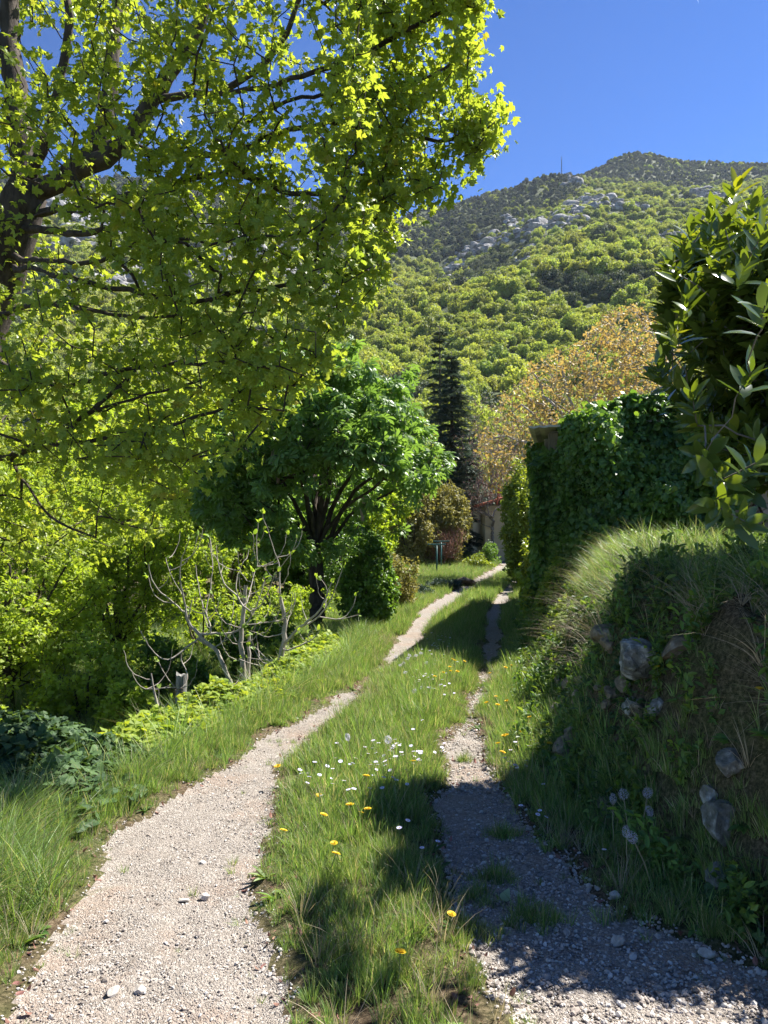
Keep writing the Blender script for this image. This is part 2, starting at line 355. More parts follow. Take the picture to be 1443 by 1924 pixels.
# hills: rows of constant distance, photo rows give the slope (z = eye + rise * distance)
HCOL = [-700, -300, 0, 300, 560, 720, 800, 850, 930, 1000, 1055, 1100, 1150, 1200, 1300, 1443, 1800, 2300]
HROW = {
    64:   [975] * 18,
    90:   [905, 900, 900, 905, 915, 925, 930, 930, 930, 930, 930, 930, 930, 930, 930, 930, 930, 930],
    150:  [790, 790, 790, 800, 800, 800, 805, 805, 800, 795, 790, 790, 790, 790, 790, 790, 780, 770],
    220:  [690, 690, 690, 700, 690, 680, 680, 680, 672, 665, 660, 655, 650, 648, 645, 640, 620, 600],
    300:  [560, 570, 580, 590, 590, 575, 560, 552, 538, 520, 505, 495, 488, 484, 482, 480, 470, 450],
    370:  [540, 550, 565, 575, 580, 575, 565, 560, 548, 525, 505, 498, 490, 486, 484, 482, 470, 450],
    450:  [450, 460, 470, 480, 500, 535, 545, 545, 510, 470, 460, 455, 450, 450, 448, 440, 430, 410],
    600:  [370, 380, 390, 395, 420, 465, 490, 480, 440, 415, 398, 390, 386, 390, 400, 390, 380, 360],
    800:  [300, 320, 335, 350, 390, 420, 405, 390, 366, 350, 343, 348, 352, 360, 366, 350, 330, 320],
    900:  [305, 325, 340, 355, 395, 425, 412, 398, 376, 362, 352, 350, 352, 358, 360, 345, 320, 320],
    1150: [330, 345, 360, 375, 420, 450, 440, 420, 395, 380, 368, 335, 305, 288, 300, 315, 300, 300],
    1400: [420, 430, 440, 450, 470, 480, 470, 450, 420, 410, 400, 380, 350, 340, 340, 345, 330, 330]}
hy = np.array(sorted(HROW)); hz = np.array([HROW[k] for k in hy], float)
def hill_z(X, Y):
    X = np.asarray(X, float); Y = np.asarray(Y, float)
    p = CX + F * X / Y
    col = np.array([np.interp(p, HCOL, r) for r in hz])
    k = np.clip(np.searchsorted(hy, Y) - 1, 0, len(hy) - 2)
    t = np.clip((Y - hy[k]) / (hy[k + 1] - hy[k]), 0, 1)
    ii = np.arange(len(p))
    py = col[k, ii] * (1 - t) + col[k + 1, ii] * t
    z = EYE + (HOR - py) / F * Y
    z = z + (fbm(X / 60, Y / 60, 41, 4) * 14 + fbm(X / 17, Y / 17, 47, 2) * 3) * sstep(90, 420, Y)
    return z
pc = np.linspace(-700, 2300, 330); hyy = np.concatenate([np.linspace(62, 300, 90), np.linspace(304, 1400, 230)])
PP, HY = np.meshgrid(pc, hyy); HX = (PP - CX) / F * HY
HZ = hill_z(HX.ravel(), HY.ravel()).reshape(HX.shape); HZ[0] = Gz(HX[0], HY[0]) - .3
V = np.stack([HX, HY, HZ], -1).reshape(-1, 3); ny, nx = HX.shape
i = (np.arange(ny - 1)[:, None] * nx + np.arange(nx - 1)[None])
Q = np.stack([i, i + 1, i + nx + 1, i + nx], -1).reshape(-1, 4)
M['hill'] = roughmat('hillside_scrub', (.045, .065, .025), (.09, .105, .04), .12, bump=1, dist=2)
tag(obj('hillside', mesh('hillside', V, Q, M['hill'], smooth=True)), kind='structure')
# ------------------------------------------------------------------ instanced ground cover and woods (only for what nobody could count)
def scatter(name, pts, rotz, scl, idx, protos, tilt=None, kind='stuff'):
    me = bpy.data.meshes.new(name); n = len(pts)
    me.vertices.add(n); me.vertices.foreach_set('co', np.asarray(pts, np.float32).ravel())
    rot = np.zeros((n, 3), np.float32); rot[:, 2] = rotz
    if tilt is not None: rot[:, :2] = tilt
    a = me.attributes.new('rot', 'FLOAT_VECTOR', 'POINT'); a.data.foreach_set('vector', rot.ravel())
    scl = np.asarray(scl, np.float32); scl = scl if scl.ndim == 2 else np.repeat(scl[:, None], 3, 1)
    a = me.attributes.new('scl', 'FLOAT_VECTOR', 'POINT'); a.data.foreach_set('vector', scl.ravel())
    a = me.attributes.new('idx', 'INT', 'POINT'); a.data.foreach_set('value', np.asarray(idx, np.int32))
    o = obj(name, me); tag(o, kind=kind)
    col = bpy.data.collections.new(name + '_kinds')
    for k, p in enumerate(protos):
        p.name = '%s_kind_%02d' % (name, k); col.objects.link(p)
    g = bpy.data.node_groups.new(name, 'GeometryNodeTree')
    g.interface.new_socket('Geometry', in_out='INPUT', socket_type='NodeSocketGeometry')
    g.interface.new_socket('Geometry', in_out='OUTPUT', socket_type='NodeSocketGeometry')
    gi = g.nodes.new('NodeGroupInput'); go = g.nodes.new('NodeGroupOutput')
    ci = g.nodes.new('GeometryNodeCollectionInfo'); ci.inputs['Collection'].default_value = col
    ci.inputs['Separate Children'].default_value = True; ci.inputs['Reset Children'].default_value = True
    io = g.nodes.new('GeometryNodeInstanceOnPoints'); io.inputs['Pick Instance'].default_value = True
    def na(nm, ty):
        q = g.nodes.new('GeometryNodeInputNamedAttribute'); q.data_type = ty; q.inputs['Name'].default_value = nm
        return q.outputs[0]
    L = g.links.new
    L(gi.outputs[0], io.inputs['Points']); L(ci.outputs[0], io.inputs['Instance'])
    L(na('idx', 'INT'), io.inputs['Instance Index'])
    er = g.nodes.new('FunctionNodeEulerToRotation'); L(na('rot', 'FLOAT_VECTOR'), er.inputs[0]); L(er.outputs[0], io.inputs['Rotation'])
    L(na('scl', 'FLOAT_VECTOR'), io.inputs['Scale']); L(io.outputs[0], go.inputs[0])
    md = o.modifiers.new('scatter', 'NODES'); md.node_group = g
    return o
def proto(me): return bpy.data.objects.new(me.name, me)

# leaf shapes: base at origin, along +Y, face up +Z
def leaf_small():
    V = np.array([(0, 0, 0), (.30, .45, .09), (.0, 1, -.08), (-.30, .45, .09)]); return V, [np.array([(0, 1, 2), (0, 2, 3)])]
def leaf_oval(wd=.19, curl=-.12, fold=.06):
    t = [0, .22, .5, .78, 1]; w_ = [.012, wd * .8, wd, wd * .72, .005]
    V = []
    for a, b in zip(t, w_):
        z = curl * a * a * 2.2
        V += [(-b, a, z + fold * b / wd), (0, a, z), (b, a, z + fold * b / wd)]
    Q = []
    for k in range(4):
        for j in (0, 1): Q.append((3 * k + j, 3 * k + j + 1, 3 * k + j + 4, 3 * k + j + 3))
    return np.array(V), [np.array(Q)]
def leaf_fan(right, cz=.0, bend=-.1, tip=1.0):
    out = [(0, 0)] + right + [(0, tip)] + [(-x, y) for x, y in right[::-1]]
    V = [(0, .38, .03)] + [(x, y, bend * (x * x + (y - .4) ** 2) + cz + (.05 if k % 2 else -.03)) for k, (x, y) in enumerate(out)]
    n = len(out); T = [(0, 1 + (k + 1) % n, 1 + k) for k in range(n)]
    return np.array(V, float), [np.array([(a, c, b) for a, b, c in T])]
def leaf_maple(): return leaf_fan([(.10, .02), (.42, .02), (.30, .22), (.60, .52), (.30, .50), (.22, .58), (.26, .78)], bend=-.25)
def leaf_maple2(): return leaf_fan([(.14, .0), (.40, .12), (.28, .26), (.50, .66), (.22, .56), (.16, .74)], bend=-.55)
def leaf_ivy(): return leaf_fan([(.22, -.08), (.46, .18), (.30, .38), (.30, .62)], bend=-.25)
def leaf_heart(): return leaf_fan([(.2, -.06), (.42, .22), (.36, .55)], bend=-.3)
def leaf_palm():
    """horse-chestnut hand of seven drooping leaflets"""
    Vs, Qs, n = [], [], 0
    for k in range(7):
        a = (k - 3) * .72; ln = 1 - .13 * abs(k - 3)
        for sgn in (0,):
            pts = []
            for t, wd in ((0.05, .02), (.45, .10), (.78, .16), (1.0, .01)):
                y = t * ln; z = -.42 * t * t * ln
                pts += [(-wd, y, z + .3 * wd), (0, y, z), (wd, y, z + .3 * wd)]
            P = np.array(pts); c, s = math.cos(a), math.sin(a)
            P = np.stack([P[:, 0] * c + P[:, 1] * s, -P[:, 0] * s + P[:, 1] * c, P[:, 2]], 1)
            Vs.append(P)
            for r_ in range(3):
                for j in (0, 1): Qs.append((n + 3 * r_ + j, n + 3 * r_ + j + 1, n + 3 * r_ + j + 4, n + 3 * r_ + j + 3))
            n += 12
    return np.concatenate(Vs), [np.array(Qs)]
def quad_leaf():
    V = np.array([(-.5, 0, 0), (.35, .1, .12), (.5, .9, -.05), (-.3, 1.0, .1)]); return V, [np.array([(0, 1, 2, 3)])]
def needle_tuft():
    V = np.array([(-.13, 0, 0), (.13, 0, .02), (.05, 1, -.12), (-.05, .9, -.1), (0, .15, .02), (.42, .62, -.06), (.05, .4, 0), (0, .2, .02), (-.4, .7, -.05), (-.04, .5, 0)])
    return V, [np.array([(0, 1, 2), (0, 2, 3), (4, 6, 5), (7, 8, 9)])]

# ------------------------------------------------------------------ the wood on the hills
def crown_mesh(name, mat, seed, n=1100, lobes=16, tall=1.0, cone=0, q=.11, gap=.0):
    r = np.random.default_rng(seed)
    Pc = r.normal(size=(lobes, 3)); Pc /= np.linalg.norm(Pc, axis=1)[:, None]; Pc *= r.uniform(.35, .72, (lobes, 1)); Pc[:, 2] = np.abs(Pc[:, 2]) * tall + .1
    if cone: Pc[:, :2] *= (1.25 - Pc[:, 2:] / (1.0 * tall)) * .9
    rad = r.uniform(.26, .46, lobes) * (1 - cone * .35)
    k = r.integers(0, lobes, n); d = r.normal(size=(n, 3)); d[:, 2] += .35; d /= np.linalg.norm(d, axis=1)[:, None]
    pos = Pc[k] + d * rad[k][:, None] * r.uniform(.75, 1.08, (n, 1))
    nrm = d + r.normal(size=(n, 3)) * .55; ax = np.cross(nrm, r.normal(size=(n, 3)))
    V, Fs, R_ = stamp([quad_leaf()], pos, ax, nrm, q * r.uniform(.6, 1.4, n), r=np.clip(.5 + (rad[k] - .36) * 2 + r.normal(size=n) * .22, 0, 1))
    return mesh(name, V, Fs, mat, rnd=R_)
kinds = []
for s in range(3): kinds.append(proto(crown_mesh('yc', M['f_yellow'], 100 + s, n=2300, tall=1.15, q=.105)))
for s in range(3): kinds.append(proto(crown_mesh('gc', M['f_green'], 110 + s, n=2200, tall=1.0, q=.105)))
for s in range(2): kinds.append(proto(crown_mesh('dc', M['f_dark'], 120 + s, n=1300, tall=.85, q=.12)))
for s in range(3): kinds.append(proto(crown_mesh('pc', M['pine'], 130 + s, n=1100, tall=1.35, cone=1, q=.13)))
def rock_near(p, y, Y):
    """closeness to the bare crags"""
    return 0
wx, wy = [], []
for (a, b, sp) in ((68, 110, 3.6), (110, 300, 3.8), (300, 620, 4.8), (620, 1180, 6.2)):
    n = int(1.35 * (b * b - a * a) / 2 / sp ** 2 * 1.35)
    Y = np.sqrt(rng.uniform(a * a, b * b, n)); P = rng.uniform(-260, 1700, n); wx.append((P - CX) / F * Y); wy.append(Y)
wx = np.concatenate(wx); wy = np.concatenate(wy); wz = hill_z(wx, wy); wp = CX + F * wx / wy; wr = HOR - (wz - EYE) / wy * F
CRAGS = [  # pixel polyline, distance, half width px, number, size m
    ([(822, 540), (850, 508), (880, 478), (915, 462)], 460, 13, 34, 7),
    ([(900, 470), (935, 440), (960, 425), (985, 432)], 500, 14, 30, 8),
    ([(978, 500), (985, 470), (992, 440)], 480, 9, 16, 6),
    ([(985, 432), (1020, 424), (1060, 420), (1080, 402)], 540, 13, 34, 8),
    ([(1050, 400), (1100, 382), (1150, 378), (1195, 390)], 610, 12, 44, 9),
    ([(1065, 330), (1085, 345)], 790, 8, 9, 8),
    ([(1215, 425), (1250, 440), (1275, 460)], 560, 9, 14, 6),
    ([(1300, 365), (1330, 360), (1350, 375)], 700, 9, 12, 8),
    ([(60, 430), (110, 385), (190, 400), (250, 440)], 430, 55, 90, 11),
    ([(400, 440), (470, 470), (560, 500)], 460, 40, 60, 9),
    ([(600, 560), (640, 580), (725, 530)], 400, 16, 30, 6),
    ([(120, 560), (260, 520), (360, 560)], 420, 30, 40, 8),
    ([(700, 520), (745, 545)], 420, 10, 10, 5)]
cragpts = []
for pl, D, hw, cnt, sz in CRAGS:
    pl = np.array(pl, float); t = rng.uniform(0, len(pl) - 1, cnt); k = np.minimum(t.astype(int), len(pl) - 2)
    q = pl[k] + (pl[k + 1] - pl[k]) * (t - k)[:, None] + rng.normal(size=(cnt, 2)) * hw * .5
    for (a, b) in q:
        Ys = np.arange(D * .62, D * 1.5, 2.0); Xs = (a - CX) / F * Ys; zz = hill_z(Xs, Ys); ry = EYE + (HOR - b) / F * Ys
        h = np.nonzero(ry <= zz)[0]
        if len(h) == 0: continue
        cragpts.append((Xs[h[0]], Ys[h[0]], zz[h[0]], sz * rng.uniform(.5, 1.35), a, b))
cragpts = np.array(cragpts)
# leave the crags bare in front
keep = np.ones(len(wx), bool); rk = rng.random(len(wx))
for c in cragpts:
    dy = c[1] - wy; keep &= ~((np.abs(wx - c[0]) < c[3] * .6) & (dy > -c[3] * .4) & (dy < c[3] * .9) & (rk > .25))
wx, wy, wz, wp, wr = wx[keep], wy[keep], wz[keep], wp[keep], wr[keep]
n = len(wx); u = rng.random(n); nz = fbm(wx / 45, wy / 45, 61, 3); nz2 = fbm(wx / 20, wy / 14, 64, 2)
idx = np.where(u < .72, 0, 3)                                   # yellow-green mostly
far = wy > 330
idx = np.where(far, np.where(nz + (u - .5) * .5 > .12, 0, 3), idx)
idx = np.where(far & (nz2 > .28), 6, idx)
idx = np.where(~far & (nz2 > .40), 6, idx)
dark1 = far & (wr > 440) & (wp > 805) & (wp < 1000) & (wy < 520) & (u < .75); idx = np.where(dark1, 6, idx)
dark2 = (~far) & (np.hypot((wp - 1085) / 75, (wr - 545) / 28) < 1); idx = np.where(dark2 & (u < .85), 6, idx)
dark3 = (~far) & (np.hypot((wp - 1200) / 60, (wr - 525) / 14) < 1); idx = np.where(dark3 & (u < .8), 6, idx)
piney = ((wy > 560) & (wp < 1090) & (wr < 300 + 170 * (1 - np.clip((wp - 820) / 270, 0, 1)) + 55 + 40 * nz)) | (wy > 930)
idx = np.where(piney, np.where(u < .84, 8, 3), idx)
idx = idx + np.where(idx >= 6, rng.integers(0, 2, n), rng.integers(0, 3, n))
scl = np.where(idx >= 8, rng.uniform(2.4, 4.2, n), np.clip(2.5 * np.exp(rng.normal(size=n) * .34), 1.1, 4.8)) * np.where(wy < 110, .8, 1) * np.where(far, 1.08, 1)
scatter('forest', np.stack([wx, wy, wz - .1 * scl], 1), rng.uniform(0, 6.28, n), np.stack([scl, scl * rng.uniform(.75, 1.2, n), scl * rng.uniform(.7, 1.55, n)], 1), idx, kinds)

# limestone crags
def rock_shape(seed, sub=3, rough=.45, flat=1.0, cut=.45):
    import bmesh
    bm = bmesh.new(); bmesh.ops.create_icosphere(bm, subdivisions=sub, radius=1)
    V = np.array([v.co[:] for v in bm.verts]); T = np.array([[v.index for v in f.verts] for f in bm.faces]); bm.free()
    r = np.random.default_rng(seed)
    for k in range(9):                       # planar cuts give facets
        d = r.normal(size=3); d /= np.linalg.norm(d); h = r.uniform(cut, .8)
        s = V @ d - h; V = V - np.where(s > 0, s, 0)[:, None] * d * .9
    V = V * (1 + rough * .35 * fbm(V[:, 0] * 2.1 + V[:, 2] * 1.3 + seed, V[:, 1] * 2.1 - V[:, 2] * 1.7, seed, 4))[:, None]
    V[:, 2] *= flat; return V, T
mb = MB(); shapes = [rock_shape(s, 3, .25, 1.0, .18) for s in range(8)]
for c in cragpts:
    V, T = shapes[rng.integers(0, 8)]; a = rng.uniform(0, 6.28)
    Vr = V @ np.array([[math.cos(a), math.sin(a), 0], [-math.sin(a), math.cos(a), 0], [0, 0, 1]])
    for q in range(5):
        k_ = c[3] * rng.uniform(.25, .6); o3 = rng.normal(size=3) * c[3] * .4; zz_ = hill_z(np.array([c[0] + o3[0]]), np.array([c[1] + o3[1]]))[0]
        mb.add((np.roll(Vr, q % 3, axis=1)) * np.array([k_ * 1.3, k_ * .9, k_ * .85]) + np.array([c[0] + o3[0], c[1] + o3[1], zz_ + k_ * .1]), None, T)
tag(obj('rock_cliffs', mb.mesh('rock_cliffs', M['rock'])), kind='structure')

# mast on the ridge
def ridge_at(p):
    Ys = np.arange(700, 950, 2.0); zz = hill_z((p - CX) / F * Ys, Ys); k = np.argmax((zz - EYE) / Ys); return (p - CX) / F * Ys[k], Ys[k], zz[k]
X, Y, z = ridge_at(1055); z += 2.0; H = 15
mast = empty('lattice_mast', (X, Y, z), 'thin grey lattice mast standing on the distant mountain ridge', 'mast')
mb = MB()
for a in range(3):
    c, s = math.cos(a * 2.094), math.sin(a * 2.094)
    mb.tube([(X + c * .7, Y + s * .7, z - 2), (X + c * .3, Y + s * .3, z + H)], .16, 4)
M['steel'] = roughmat('grey_steel', (.10, .11, .12), (.16, .17, .18), 3, bump=0, rough=.5)
for k in range(9):
    q = k / 9 * H; ra = .7 - .4 * k / 9; rb = .7 - .4 * (k + 1) / 9; q2 = (k + 1) / 9 * H
    for a in range(3):
        c, s, c2, s2 = math.cos(a * 2.094), math.sin(a * 2.094), math.cos((a + 1) * 2.094), math.sin((a + 1) * 2.094)
        mb.tube([(X + c * ra, Y + s * ra, z + q), (X + c2 * rb, Y + s2 * rb, z + q2)], .09, 3)
mb.part('lattice_frame', M['steel'], mast)
mb = MB(); mb.tube([(X, Y, z + H * .98), (X, Y, z + H + 4)], .12, 4)
for q in (.5, 1.6, 2.6): mb.tube([(X - 1.1, Y, z + H + q), (X + 1.1, Y, z + H + q)], .09, 3)
mb.part('antenna', M['steel'], mast)

# ------------------------------------------------------------------ growing trees
def resample(P, seg):
    P = np.asarray(P, float); d = np.r_[0, np.cumsum(np.linalg.norm(np.diff(P, axis=0), axis=1))]
    n = max(2, int(d[-1] / seg) + 1); t = np.linspace(0, d[-1], n)
    # smooth path through the points
    Q = np.stack([np.interp(t, d, P[:, k]) for k in range(3)], 1)
    for _ in range(2): Q[1:-1] = .25 * Q[:-2] + .5 * Q[1:-1] + .25 * Q[2:]
    return Q
class Tree:
    def __init__(s, cap=60000):
        s.P = np.zeros((cap, 3)); s.par = np.full(cap, -1); s.rmin = np.zeros(cap); s.n = 0
    def node(s, p, par, r=0):
        i = s.n; s.P[i] = p; s.par[i] = par; s.rmin[i] = r; s.n += 1; return i
    def limb(s, pts, r0, r1, seg=.12, wob=.02):
        """explicit limb; joins the nearest node when there is one"""
        Q = resample(pts, seg)
        if wob: Q[1:-1] += rng.normal(size=(len(Q) - 2, 3)) * wob * seg * 4
        if s.n: last = int(np.argmin(np.linalg.norm(s.P[:s.n] - Q[0], axis=1)))
        else: last = s.node(Q[0], -1, r0); 
        rr = np.linspace(r0, r1, len(Q))
        for k in range(1, len(Q)): last = s.node(Q[k], last, rr[k])
        return last
    def grow(s, T, seg=.14, wob=.25, droop=.0, up=0.0):
        T = np.asarray(T, float)
        d0 = np.array([np.min(np.linalg.norm(s.P[:s.n] - t, axis=1)) for t in T]); ends = []
        for t in T[np.argsort(d0)]:
            D = s.P[:s.n] - t; d = np.linalg.norm(D, axis=1) + up * np.clip(D[:, 2], -.2, 9)
            i = int(np.argmin(d)); a = s.P[i]; L = np.linalg.norm(t - a)
            k = max(1, int(L / seg)); last = i
            side = rng.normal(size=3) * L * .10 * wob * 2
            for q in range(1, k + 1):
                f = q / k; p = a * (1 - f) + t * f + side * math.sin(f * math.pi) + np.array([0, 0, -droop * L * f * (1 - f)])
                if q < k: p = p + rng.normal(size=3) * seg * wob * .3
                last = s.node(p, last, 0)
            ends.append(last)
        return ends
    def radii(s, tip=.003, p=2.3):
        r = np.zeros(s.n)
        for i in range(s.n - 1, -1, -1):
            if r[i] == 0: r[i] = tip ** p
            j = s.par[i]
            if j >= 0: r[j] += r[i]
        r = r ** (1 / p); return np.maximum(r, s.rmin[:s.n])
    def mesh(s, name, mat, tip=.003, p=2.3, kmax=10, rmax=9, thin=0):
        r = np.minimum(s.radii(tip, p), rmax); s.r = r
        ch = [[] for _ in range(s.n)]; roots = []
        for i in range(s.n):
            if s.par[i] >= 0: ch[s.par[i]].append(i)
            else: roots.append(i)
        mb = MB(); st = [(i, None) for i in roots]
        while st:
            i, par = st.pop(); line = [i] if par is None else [par, i]; j = i
            while ch[j]:
                c = max(ch[j], key=lambda q: r[q])
                st += [(o_, j) for o_ in ch[j] if o_ != c]
                line.append(c); j = c
            rr = r[line].copy()
            if par is not None: rr[0] = min(rr[1] * 1.15, rr[0])
            if rr.max() < thin: continue
            k = 4 if rr.max() < .012 else (6 if rr.max() < .05 else kmax)
            V, Q, T = tube(s.P[line], rr, k, False); mb.add(V, Q, None)
        V, Fs, _ = mb.get(); return V, Fs
    def dirs(s, ids):
        d = s.P[ids] - s.P[s.par[ids]]; return d / (np.linalg.norm(d, axis=1)[:, None] + 1e-9)
def leaves_at(P, dirs, per, spread, size, bases, upb=.8, droop=.35, along=.3, szj=.3, jit=.55):
    """per leaves round each shoot end"""
    n = len(P); k = np.repeat(np.arange(n), per); m_ = len(k)
    f = rng.random(m_)
    pos = P[k] - dirs[k] * (f * along)[:, None] + np.clip(rng.normal(size=(m_, 3)), -1.1, 1.1) * spread
    out = rng.normal(size=(m_, 3)); out -= (out * dirs[k]).sum(1)[:, None] * dirs[k] * .6
    d = out + dirs[k] * .7; d[:, 2] -= droop * 2
    up = np.array([0, 0, 1.0]) * upb + rng.normal(size=(m_, 3)) * jit
    rr = np.clip(np.repeat(rng.random(n), per) * .5 + rng.random(m_) * .5, 0, 1)
    return stamp(bases, pos, d, up, size * rng.uniform(1 - szj, 1 + szj, m_), r=rr)
def cloud(c, r, n, shell=.5, clumps=10, cs=.35, lowcut=-1.0):
    """points in an uneven ellipsoid made of clumps"""
    c = np.array(c, float); r = np.array(r, float)
    K = rdir(clumps) * rng.uniform(shell, .85, (clumps, 1)); K[:, 2] = np.maximum(K[:, 2], lowcut)
    k = rng.integers(0, clumps, n); p = K[k] + rdir(n) * (rng.uniform(.2, 1, (n, 1)) ** .5) * cs
    return c + p * r
def wood_and_crown(root, T, leaf, wood, leafs, trunk_name='trunk', tip=.003, thin=0, p=2.3, crown='crown'):
    V, Fs = T.mesh('t', None, tip=tip, thin=thin, p=p)
    part(trunk_name, V, Fs, wood, root, smooth=True)
    V, Fs, r = leafs; return part(crown, V, Fs, leaf, root, rnd=r)
# ------------------------------------------------------------------ the big maple, left
base = px(-95, 1180, 7.6); base[2] = float(Gz(base[0], base[1])) - .1
root = empty('maple_tree', base, 'big dark-trunked maple leaning in from the left with bright yellow-green lobed leaves overhanging the path', 'tree')
T = Tree()
def L_(pts, r0, r1, **k): return T.limb([px(*q) for q in pts], r0 * .8, r1 * .8, **k)
T.limb([base, px(-85, 900, 7.6), px(-40, 640, 7.5), px(15, 480, 7.4), px(45, 370, 7.3)], .30, .20, wob=.01)
L_([(45, 370, 7.3), (40, 250, 7.4), (20, 100, 7.6), (10, -150, 7.8), (60, -420, 8)], .16, .05)
L_([(45, 370, 7.3), (130, 330, 7.2), (195, 260, 7.2), (210, 120, 7.3), (225, -60, 7.4), (240, -300, 7.4)], .13, .04)
L_([(50, 350, 7.3), (95, 230, 7.0), (130, 60, 6.8), (120, -140, 6.7)], .07, .03)
L_([(130, 330, 7.2), (240, 270, 7.1), (310, 150, 7.0), (375, 60, 6.9), (400, -80, 6.8), (430, -260, 6.9)], .12, .035)
L_([(300, 185, 7.0), (400, 180, 6.9), (470, 145, 6.8), (525, 90, 6.7), (560, 20, 6.6), (590, -120, 6.6)], .045, .02)
L_([(400, 180, 6.9), (520, 160, 6.4), (640, 120, 6.2), (760, 60, 6.0), (850, 10, 6.0)], .022, .01)
L_([(240, 270, 7.1), (330, 300, 6.8), (420, 290, 6.6), (540, 240, 6.4), (700, 230, 6.2), (840, 280, 6.0), (930, 230, 5.9)], .04, .006)
L_([(420, 290, 6.6), (450, 240, 6.5), (500, 200, 6.5), (640, 170, 6.3), (800, 150, 6.1), (890, 100, 6.0)], .022, .006)
L_([(60, 400, 7.3), (180, 385, 6.9), (300, 350, 6.5), (430, 320, 6.3), (560, 370, 6.1), (700, 350, 6.0), (800, 340, 6.0)], .05, .01)
L_([(20, 430, 7.4), (90, 430, 7.0), (150, 440, 6.7), (220, 430, 6.5), (290, 390, 6.3)], .055, .02)
L_([(10, 480, 7.4), (80, 490, 6.8), (180, 495, 6.4), (240, 470, 6.2), (290, 440, 6.1), (420, 460, 5.9), (560, 440, 5.8)], .035, .01)
L_([(10, 500, 7.4), (90, 510, 6.6), (180, 535, 6.3), (280, 555, 6.0), (345, 573, 5.9), (440, 550, 5.8), (540, 535, 5.7), (640, 520, 5.7)], .033, .008)
L_([(-30, 600, 7.5), (60, 570, 6.9), (150, 580, 6.6), (260, 600, 6.3), (380, 590, 6.0), (520, 640, 5.8)], .035, .008)
L_([(-40, 650, 7.5), (30, 700, 6.9), (120, 730, 6.6), (250, 690, 6.3), (380, 680, 6.0), (500, 690, 5.8)], .035, .008)
L_([(-80, 860, 7.6), (20, 860, 6.8), (80, 830, 6.4), (130, 805, 6.2), (175, 770, 6.1), (255, 695, 6.0)], .05, .02)
L_([(80, 835, 6.4), (150, 830, 6.2), (210, 822, 6.1), (330, 800, 5.9), (430, 760, 5.8)], .02, .006)
L_([(175, 770, 6.1), (300, 740, 5.9), (420, 700, 5.8)], .015, .006)
L_([(20, 860, 6.8), (60, 930, 6.4), (100, 980, 6.2), (180, 1010, 6.1)], .018, .005)
poly = np.array([(-420, -700), (560, -640), (800, -260), (905, -60), (925, 5), (880, 40), (895, 150), (885, 175), (940, 212), (938, 245), (900, 300), (860, 345), (800, 385), (765, 440), (700, 470), (720, 520), (650, 600), (620, 690), (520, 790), (470, 860), (400, 880), (330, 960), (300, 1010), (200, 1060), (90, 1080), (-100, 1060), (-420, 900)], float)
def inpoly(x, y, P):
    c = np.zeros(len(x), bool); j = len(P) - 1
    for i in range(len(P)):
        xi, yi = P[i]; xj, yj = P[j]
        h = ((yi > y) != (yj > y)) & (x < (xj - xi) * (y - yi) / (yj - yi + 1e-9) + xi); c ^= h; j = i
    return c
n = 11500; a = rng.uniform(-420, 950, n); b = rng.uniform(-700, 1090, n); Yd = rng.uniform(4.9, 9.2, n); Yd = np.where(a > 260, rng.uniform(4.9, 7.1, n), Yd)
Yd = np.where(a > 700, rng.uniform(5.6, 6.9, n), Yd); Yd = np.where(a > 860, rng.uniform(5.8, 6.3, n), Yd)
ok = inpoly(a, b, poly)
P3 = np.stack([(a - CX) / F * Yd, Yd, EYE + (HOR - b) / F * Yd], 1)
ok &= (fbm(P3[:, 0] * 1.1 + P3[:, 2] * .3, P3[:, 1] * .9 + P3[:, 2] * 1.5, 81, 3) > np.where(a > 620, -.4, -.10))
# thinner at the top left, where the sky shows, and at the hanging hem; bare round the trunk
dens = np.where((b < 260) & (a > 250) & (a < 660), .50, 1.0) * np.where(b > 860, .75, 1.0) * np.where((a < 260) & (b > 250) & (b < 620) & (Yd < 7.3), .4, 1.0) * np.where((a < 330) & (b < 250), 1.25, 1) * np.where((a < 150) & (b > 850), .8, 1) * np.where(a > 700, .85, .85) * np.where(b > 420, .74, 1) * np.where(b < -60, .4, 1)
ok &= rng.random(n) < dens * .98
ok &= P3[:, 0] < .66 * P3[:, 2] - 1.75
ok &= rng.random(n) < 1.0
ends = np.array(T.grow(P3[ok], seg=.16, wob=.5, up=.25))
print('maple ends', len(ends), 'nodes', T.n)
D = T.dirs(ends)
lv = leaves_at(T.P[ends], D, 15, .085, .065, [leaf_maple(), leaf_maple2()], upb=.9, droop=.3, along=.28, jit=.65)
wood_and_crown(root, T, M['maple'], M['bark'], lv, tip=.0042, p=2.45)

# ------------------------------------------------------------------ horse chestnut
Yc = 13.2; b0 = ground_hit(595, 1195)
base = np.array([(596 - CX) / F * Yc, Yc, 0]); base[2] = float(Gz(base[0], base[1])) - .1
root = empty('chestnut_tree', base, 'horse chestnut with hand-shaped leaves and pinkish flower spikes behind the bare fig tree', 'tree')
T = Tree()
T.limb([base, px(596, 1100, Yc), px(590, 1020, Yc)], .15, .12, wob=.01)
for (a, b, dy, r0) in ((545, 760, .9, .06), (590, 720, 0, .07), (640, 740, -.5, .06), (700, 800, .3, .055), (760, 820, -.3, .05), (500, 860, -.2, .05), (450, 930, .6, .04), (610, 800, 1.3, .05), (670, 700, .6, .05), (720, 900, -1.0, .04), (560, 880, -1.1, .04), (780, 900, .4, .04)):
    T.limb([px(593, 1040 + rng.uniform(-25, 40), Yc), px(593 + (a - 593) * .35, 980 + (b - 980) * .25, Yc + dy * .4), px(593 + (a - 593) * .75, 980 + (b - 980) * .65, Yc + dy * .8), px(a, b, Yc + dy)], r0, .015, seg=.2, wob=.02)
def env(a):   # half-height of the crown, photo px, in the vertical plane
    return 0
